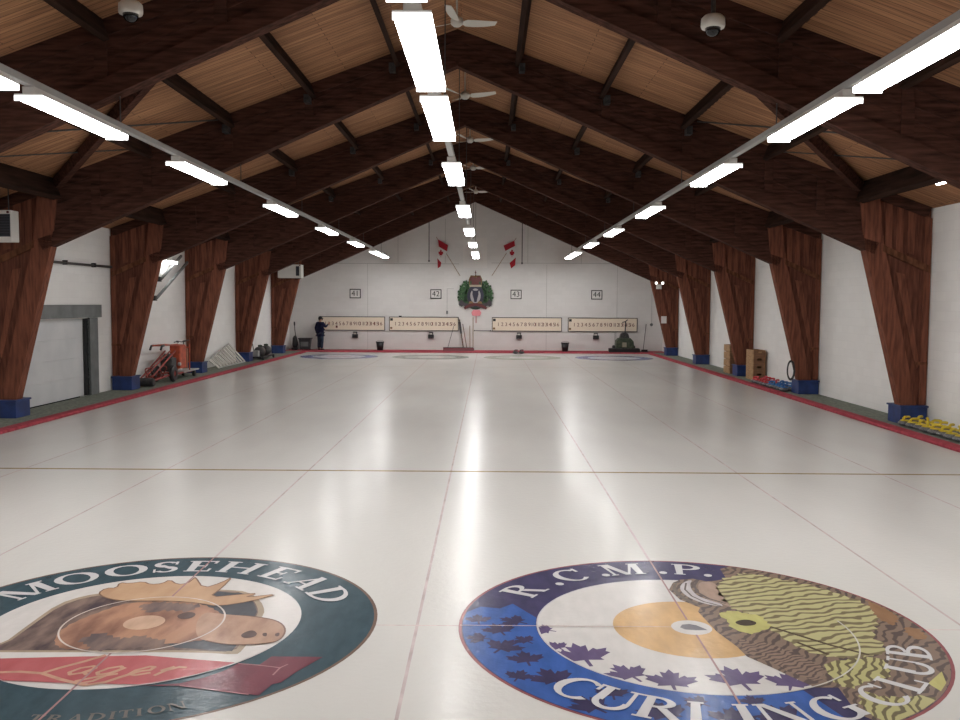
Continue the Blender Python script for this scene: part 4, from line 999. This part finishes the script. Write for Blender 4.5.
# coil of hose on the second right frame leg
t = thing('hose_coil', 'black hose coil hanging on the frame leg over the blue handled stones', 'hose', (8.88, 24.62, .48))
bm = NB(); pts = []
for i in range(61):
    a = 2*PI*i/20; r = .17+.012*(i/20)
    pts.append((.5*r*math.cos(a), -.02-.03*(i/60), .24+1.35*r*math.sin(a)))
tube(bm, pts, .018, 6); obj('coil', bm, M['black'], t); obj('hook', tube(NB(), [(.12, .06, .46), (0, -.04, .46), (0, -.07, .50)], .01, 6), M['dark'], t)

# notice and emergency lamps on the last right frame leg
t = thing('paper_notice', 'white paper notice pinned to the last right frame leg', 'notice', (8.98, 42.999, 1.60))
obj('sheet', box(NB(), -.13, .13, -.008, -.001, 0, .34), M['paper'], t)
t = thing('emergency_light', 'twin headed emergency light on the last right frame leg', 'emergency light', (8.68, 42.9845, 3.30))
obj('battery_box', box(NB(), -.10, .14, -.12, .0, -.06, .16, .01), M['white'], t)
for s in (-1, 1):
    hd = obj('lamp_head', lathe(NB(), [(0, .0), (.04, .0), (.068, -.09), (.068, -.11), (0, -.11)], 16, (.02+s*.15, -.10, .22), 'Y'), M['white'], t, True)
    obj('lens', lathe(NB(), [(0, -.125), (.062, -.115), (.062, -.111), (0, -.111)], 16, (.02+s*.15, -.10, .22), 'Y'), M['lamp'], hd)
    obj('stalk', tube(NB(), [(.02+s*.08, -.06, .15), (.02+s*.13, -.08, .2)], .012, 6), M['dark'], t)

# unit heaters
for x0, x1, y, z, l in ((-10.0, -9.05, 17.98, 3.70, 'white unit heater with dark louvres at the left frame leg before the garage door'), (-9.42, -8.32, 42.30, 3.67, 'white unit heater high in front of the last left frame leg')):
    x0 = max(x0, WL+.02); xc = (x0+x1)/2; hw = (x1-x0)/2
    t = thing('unit_heater', l, 'heater', (xc, y, z), 0, 'white unit heaters')
    far_ = y > 30
    obj('casing', box(NB(), -hw, hw, 0, .60 if far_ else .30, 0, .63, .012), M['white'], t)
    lx0, lx1 = (-hw+.09, hw-.02) if not far_ else (hw-.24, hw-.08)
    lv_ = obj('louvre_panel', box(NB(), lx0, lx1, -.012, .0, .10, .55), M['bulletin'], t)
    bm = NB()
    for i in range(8): box(bm, lx0, lx1, -.022, -.012, .12+i*.054, .132+i*.054)
    obj('louvre_blade', bm, mat('dark louvre blade', (.03, .032, .05), .4), lv_)
    obj('knob', lathe(NB(), [(0, -.025), (.025, -.02), (.025, 0), (0, 0)], 12, (hw-.06, 0, .59), 'Y'), M['crimson'], t)
    for s in (-1, 1):
        obj('hanger', tube(NB(), [(s*(hw-.15), .2, .63), (s*(hw-.15), .2, deck_z(xc+s*(hw-.15)-BX)-z-.01)], .012, 6), M['dark'], t)

# pipes and small lights at the side walls
t = thing('iron_pipe', 'dark iron pipe running along the left wall above the garage door', 'pipe', (WL+.0685, 24.6, 3.46))
obj('run', tube(NB(), [(0, -5.0, -.02), (0, -.2, 0), (0, .06, .0)], .032, 10), M['pipe'], t)
for y in (-4.2, -2.6, -1.0): obj('pipe_clamp', box(NB(), -.068, .04, y-.03, y+.03, -.05, .06), M['dark'], t)
for k, (a, b, l) in enumerate((((27.7, 2.62), (30.6, 3.86), 'lower grey brace bar slanting up the left wall above the orange machine'), ((28.1, 3.22), (30.0, 4.05), 'upper grey brace bar slanting up the left wall above the orange machine'))):
    t = thing('brace_bar', l, 'brace bar', (WL+.1795, a[0], a[1]), 0, 'grey brace bars on the left wall')
    obj('bar', bar(NB(), (0, 0, 0), (0, b[0]-a[0], b[1]-a[1]), .06, .07), M['grey'], t)
    obj('plate', box(NB(), -.179, -.01, -.08, .08, -.08, .08), M['dark'], t)
def wall_light(loc, ln, l):
    t = thing('wall_light', l, 'light', loc, 0, 'small lit fixtures at the wall tops')
    obj('base', box(NB(), -.07, .07, -ln/2-.03, ln/2+.03, .03, .08, .006), M['white'], t)
    bm = NB(); tube(bm, [(0, -ln/2, 0), (0, ln/2, 0)], .045, 10); obj('lens', bm, M['tube'], t)
wall_light((8.7, 16.2, 4.74), .55, 'short lit fixture above the right wall top near the camera')
wall_light((-9.66, 28.9, 3.78), .6, 'short lit fixture on the left wall above the brace bars')

# orange machine on the left walkway
t = thing('ice_shaver', 'worn orange and red ice shaving machine with black wheels on the left walkway', 'ice machine', (-9.42, 27.3, FZ))
bm = NB()
for x in (-.22, .22): tube(bm, [(x, -1.55, .16), (x, -.2, .22), (x, 1.9, .20)], .028, 8)
for y in (-1.5, -.7, 0, .9, 1.8): tube(bm, [(-.22, y, .18), (.22, y, .18)], .022, 8)
obj('chassis', bm, M['redmetal'], t)
obj('brush_roller', lathe(NB(), [(0, -.30), (.10, -.30), (.12, -.27), (.12, .27), (.10, .30), (0, .30)], 16, (0, -1.62, .13), 'X'), M['dark'], t)
for s in (-1, 1):
    w_ = obj('wheel', lathe(NB(), [(.1, -.06), (.22, -.06), (.255, -.03), (.255, .03), (.22, .06), (.1, .06), (.1, -.06)], 22, (s*.27, .05, .255), 'X'), M['black'], t)
    obj('hub', lathe(NB(), [(0, -.03), (.1, -.04), (.1, .04), (0, .03)], 14, (s*.27, .05, .255), 'X'), M['redmetal'], w_)
obj('engine', box(NB(), -.18, .18, .15, .62, .30, .72, .04), M['dark'], t)
obj('engine_cover', lathe(NB(), [(0, .70), (.13, .70), (.15, .76), (.12, .84), (0, .86)], 16, (0, .36, 0)), M['dark'], t, True)
obj('tank', box(NB(), -.17, .17, .95, 1.55, .33, 1.08, .04), M['orange'], t)
obj('valve', lathe(NB(), [(0, 0), (.05, 0), (.05, .08), (0, .1)], 12, (.19, .72, .5), 'X'), M['lgrey'], t)
bm = NB()
for x in (-.2, .2): tube(bm, [(x, 1.75, .22), (x, 1.78, 1.10)], .022, 8)
tube(bm, [(-.2, 1.78, .98), (.2, 1.78, .98)], .018, 8); tube(bm, [(-.2, 1.76, .5), (.2, 1.76, .5)], .018, 8)
obj('rear_frame', bm, M['orange'], t)
obj('rear_screen', box(NB(), -.18, .18, 1.63, 1.66, .30, .95), mat('faded orange panel', (.42, .20, .13), .6), t)
bm = NB()
for x in (-.16, .16): tube(bm, [(x, 1.4, 1.06), (x, .6, 1.12), (x, -.55, 1.14)], .024, 8)
tube(bm, [(-.16, -.55, 1.14), (.16, -.55, 1.14)], .024, 8)
hb = obj('handle_bar', bm, M['orange'], t)
bm = NB()
for x in (-.16, .16): tube(bm, [(x, -.42, 1.135), (x, -.58, 1.13), (x, -.68, 1.02)], .034, 8)
obj('grip', bm, M['dark'], hb)
bm = NB()
for x, dz in ((-.16, 0), (.0, .06), (.16, .02)): tube(bm, [(x, -1.45, .22+dz), (x, -.5, .55+dz), (x, .55, .92)], .025, 8)
obj('lift_arm', bm, M['redmetal'], t)
for j, (y, r) in enumerate(((-1.0, .17), (-.72, .21), (-.35, .19))):
    pts = [(.1*(j-1)+.05*math.sin(a*2), y+r*math.cos(a), .36+r*.8*math.sin(a)) for a in [2*PI*i/16 for i in range(17)]]
    obj('hose', tube(NB(), pts, .017, 6), M['redmetal'] if j != 1 else M['dark'], t)
obj('platform', box(NB(), -.26, .26, 1.05, 2.55, .20, .24, .008), M['lgrey'], t)
for s in (-1, 1): obj('caster', lathe(NB(), [(0, -.04), (.09, -.04), (.095, 0), (.09, .04), (0, .04)], 14, (s*.18, 2.25, .095), 'X'), M['black'], t)
pts = [(.1*math.sin(i*1.3), .9+i*.13, 1.18+.02*math.sin(i*2.1)) for i in range(11)]
obj('drain_hose', tube(NB(), pts, .016, 6), M['dark'], t)
obj('hose_stand', tube(NB(), [(0, 1.78, 1.0), (0, 1.78, 1.2)], .018, 6), M['dark'], t)

# slatted rack leaning at the left wall
M['rack'] = mat('pale galvanised slat', (.52, .50, .45), .6, .1)
t = thing('slatted_rack', 'grey slatted metal rack leaning askew on the left wall', 'rack', (-9.45, 34.8, FZ))
A_, B_, C_, D_ = Vector((.0, -1.75, .02)), Vector((.0, 1.75, .02)), Vector((-.36, .70, .80)), Vector((-.26, -2.15, .34))
bm = NB(); bar(bm, A_, B_, .03, .05); obj('rail', bm, M['lgrey'], t)
bm = NB(); bar(bm, D_, C_, .03, .05); obj('rail', bm, M['lgrey'], t)
for i in range(10):
    f = i/9; p = A_.lerp(B_, f); q = D_.lerp(C_, f)
    obj('slat', bar(NB(), p, q, .13, .02, (1, 0, .4)), M['rack'], t)

# black hand cart
t = thing('hand_cart', 'low black cart with two dark motors beyond the slatted rack', 'cart', (-9.3, 38.9, FZ))
obj('tray', box(NB(), -.24, .24, -1.2, 1.0, .08, .15, .01), M['dark'], t)
for y in (-.55, .45):
    obj('motor', lathe(NB(), [(0, -.28), (.16, -.26), (.22, -.14), (.22, .16), (.14, .28), (0, .28)], 16, (0, y, .34), 'Y'), M['dark'], t, True)
    obj('air_filter', lathe(NB(), [(0, 0), (.09, 0), (.1, .08), (0, .1)], 12, (.02, y, .54)), M['greenmetal'], t)
for y in (-1.0, .8):
    for s in (-1, 1): obj('wheel', lathe(NB(), [(0, -.03), (.08, -.03), (.08, .03), (0, .03)], 14, (s*.27, y, .08), 'X'), M['black'], t)
obj('push_handle', tube(NB(), [(-.1, -.95, .14), (-.18, -1.25, .98)], .016, 8), M['dark'], t)
obj('fuel_can', box(NB(), -.16, .08, -1.1, -.86, .15, .40, .02), M['lgrey'], t)

# ------------------------------------------------------------------ the person at the score board
def skin(name, V, E_, m, parent, sub=2, root=0):
    """V: list of (x, y, z, radius or (rx, ry)); grown with a skin modifier"""
    me = bpy.data.meshes.new(name+'_path'); me.from_pydata([v[:3] for v in V], E_, []); me.update()
    o = bpy.data.objects.new(name+'_path', me); C.objects.link(o)
    sk = o.modifiers.new('skin', 'SKIN'); sk.use_smooth_shade = True
    for i, v in enumerate(V):
        r = v[3]; d = me.skin_vertices[0].data[i]
        d.radius = r if isinstance(r, tuple) else (r, r); d.use_root = (i == root)
    ss = o.modifiers.new('sub', 'SUBSURF'); ss.levels = ss.render_levels = sub
    dg = bpy.context.evaluated_depsgraph_get()
    out = bpy.data.meshes.new_from_object(o.evaluated_get(dg)); bpy.data.objects.remove(o); bpy.data.meshes.remove(me)
    out.name = name; out.materials.clear(); out.materials.append(m)
    for p in out.polygons: p.use_smooth = True
    q = bpy.data.objects.new(name, out); C.objects.link(q); q.parent = parent
    return q
ps = thing('person', 'person in navy jacket and jeans reaching up to the score board', 'person', (-8.20, 46.42, FZ), math.radians(-38))
V = [(0, 0, .93, (.15, .11)), (0, 0, 1.08, (.14, .10)), (0, .01, 1.27, (.165, .11)), (0, .0, 1.40, (.12, .085)), (0, .0, 1.47, .055), (0, .02, 1.53, .058), (0, .025, 1.60, (.078, .095)), (0, .02, 1.665, (.07, .085)),
     (-.19, 0, 1.385, .055), (-.27, -.05, 1.12, .042), (-.27, .03, .88, .030), (-.265, .05, .80, (.036, .018)),
     (.19, 0, 1.385, .055), (.27, .12, 1.19, .042), (.25, .33, 1.36, .030), (.245, .40, 1.41, (.036, .018)),
     (-.10, 0, .86, .088), (-.105, .02, .49, .058), (-.11, -.02, .09, .042), (-.125, .12, .04, .036), (.10, 0, .86, .088), (.105, .02, .49, .058), (.11, -.02, .09, .042), (.125, .12, .04, .036),
     (0, .125, 1.595, .014)]
E_ = [(0, 1), (1, 2), (2, 3), (3, 4), (4, 5), (5, 6), (6, 7), (3, 8), (8, 9), (9, 10), (10, 11), (3, 12), (12, 13), (13, 14), (14, 15), (0, 16), (16, 17), (17, 18), (18, 19), (0, 20), (20, 21), (21, 22), (22, 23), (6, 24)]
for hi, d, sd in ((11, Vector((0, .1, -1)).normalized(), Vector((0, 1, 0))), (15, Vector((-.1, .75, .6)).normalized(), Vector((1, 0, 0)))):
    h = Vector(V[hi][:3])
    for k in range(5):
        b = h+sd*(.026*(k-2))*.9 if k else h-sd*.034-d*.03
        dd = d if k else (d*.5-sd*.8).normalized()
        ln = (.055, .062, .07, .066, .052)[k]
        cu = Vector((.02, 0, 0)) if hi == 11 else Vector((-.01, .01, -.02))
        i0 = len(V)
        p1 = b+dd*.02; p2 = b+dd*ln*.7; p3 = b+dd*ln+cu
        V += [(*p1, .0095), (*p2, .009), (*p3, .0075)]
        E_ += [(hi, i0), (i0, i0+1), (i0+1, i0+2)]
skin('body', V, E_, M['skin'], ps, 1)
J = [(0, 0, .90, (.205, .16)), (0, 0, 1.06, (.205, .16)), (0, .01, 1.27, (.22, .165)), (0, .0, 1.40, (.15, .12)), (0, .0, 1.455, (.075, .07)),
     (-.20, 0, 1.39, .09), (-.30, -.05, 1.12, .075), (-.29, .03, .90, .055), (.20, 0, 1.39, .09), (.295, .12, 1.19, .075), (.262, .30, 1.335, .048), (0, 0, .80, (.205, .165))]
skin('jacket', J, [(0, 1), (1, 2), (2, 3), (3, 4), (3, 5), (5, 6), (6, 7), (3, 8), (8, 9), (9, 10), (0, 11)], M['jacket'], ps, 2)
skin('jeans', [(0, 0, .93, (.165, .125)), (-.10, 0, .84, .12), (-.107, .02, .49, .092), (-.11, -.01, .07, .08), (.10, 0, .84, .12), (.107, .02, .49, .092), (.11, -.01, .07, .08)],
     [(0, 1), (1, 2), (2, 3), (0, 4), (4, 5), (5, 6)], M['jeans'], ps, 2)
for s in (-1, 1):
    skin('shoe', [(s*.11, -.05, .045, (.045, .042)), (s*.115, .04, .045, (.046, .04)), (s*.128, .15, .036, (.044, .032))], [(0, 1), (1, 2)], M['black'], ps, 2)
cap = NB(); lathe(cap, [(.105, 1.60), (.108, 1.66), (.09, 1.72), (.05, 1.75), (0, 1.757)], 20, (0, .012, 0)); obj('cap', cap, M['hair'], ps, True)
cap = NB(); prism(cap, [(-.07, .09), (.07, .09), (.06, .19), (0, .21), (-.06, .19)], 1.625, 1.637, 'XY'); obj('cap_peak', cap, M['hair'], ps)
for s in (-1, 1):
    obj('eye', lathe(NB(), [(0, 0), (.012, .002), (.01, .01), (0, .012)], 10, (s*.032, .112, 1.605), 'Y'), M['ink'], ps)
    obj('ear', lathe(NB(), [(0, -.008), (.026, -.006), (.026, .006), (0, .008)], 12, (s*.085, .012, 1.59), 'X'), M['skin'], ps)
obj('mouth', box(NB(), -.025, .025, .108, .116, 1.545, 1.552), M['crimson'], ps)
skin('hair', [(0, -.035, 1.56, (.075, .05)), (0, -.05, 1.62, (.085, .06))], [(0, 1)], M['hair'], ps, 2)

# ------------------------------------------------------------------ world and view
w = bpy.data.worlds.new('world'); bpy.context.scene.world = w; w.use_nodes = True
w.node_tree.nodes['Background'].inputs[0].default_value = (.5, .5, .55, 1); w.node_tree.nodes['Background'].inputs[1].default_value = .02
sc = bpy.context.scene
M['tube'].node_tree.nodes['Principled BSDF'].inputs['Emission Strength'].default_value = 28
vs = sc.view_settings; vs.view_transform = 'Standard'; vs.look = 'None'; vs.gamma = 1; vs.use_curve_mapping = False; vs.exposure = .20
sc.cycles.max_bounces = 8; sc.cycles.diffuse_bounces = 5; sc.cycles.glossy_bounces = 4
sc.cycles.use_denoising = True; sc.cycles.sample_clamp_indirect = 8; sc.cycles.caustics_reflective = False
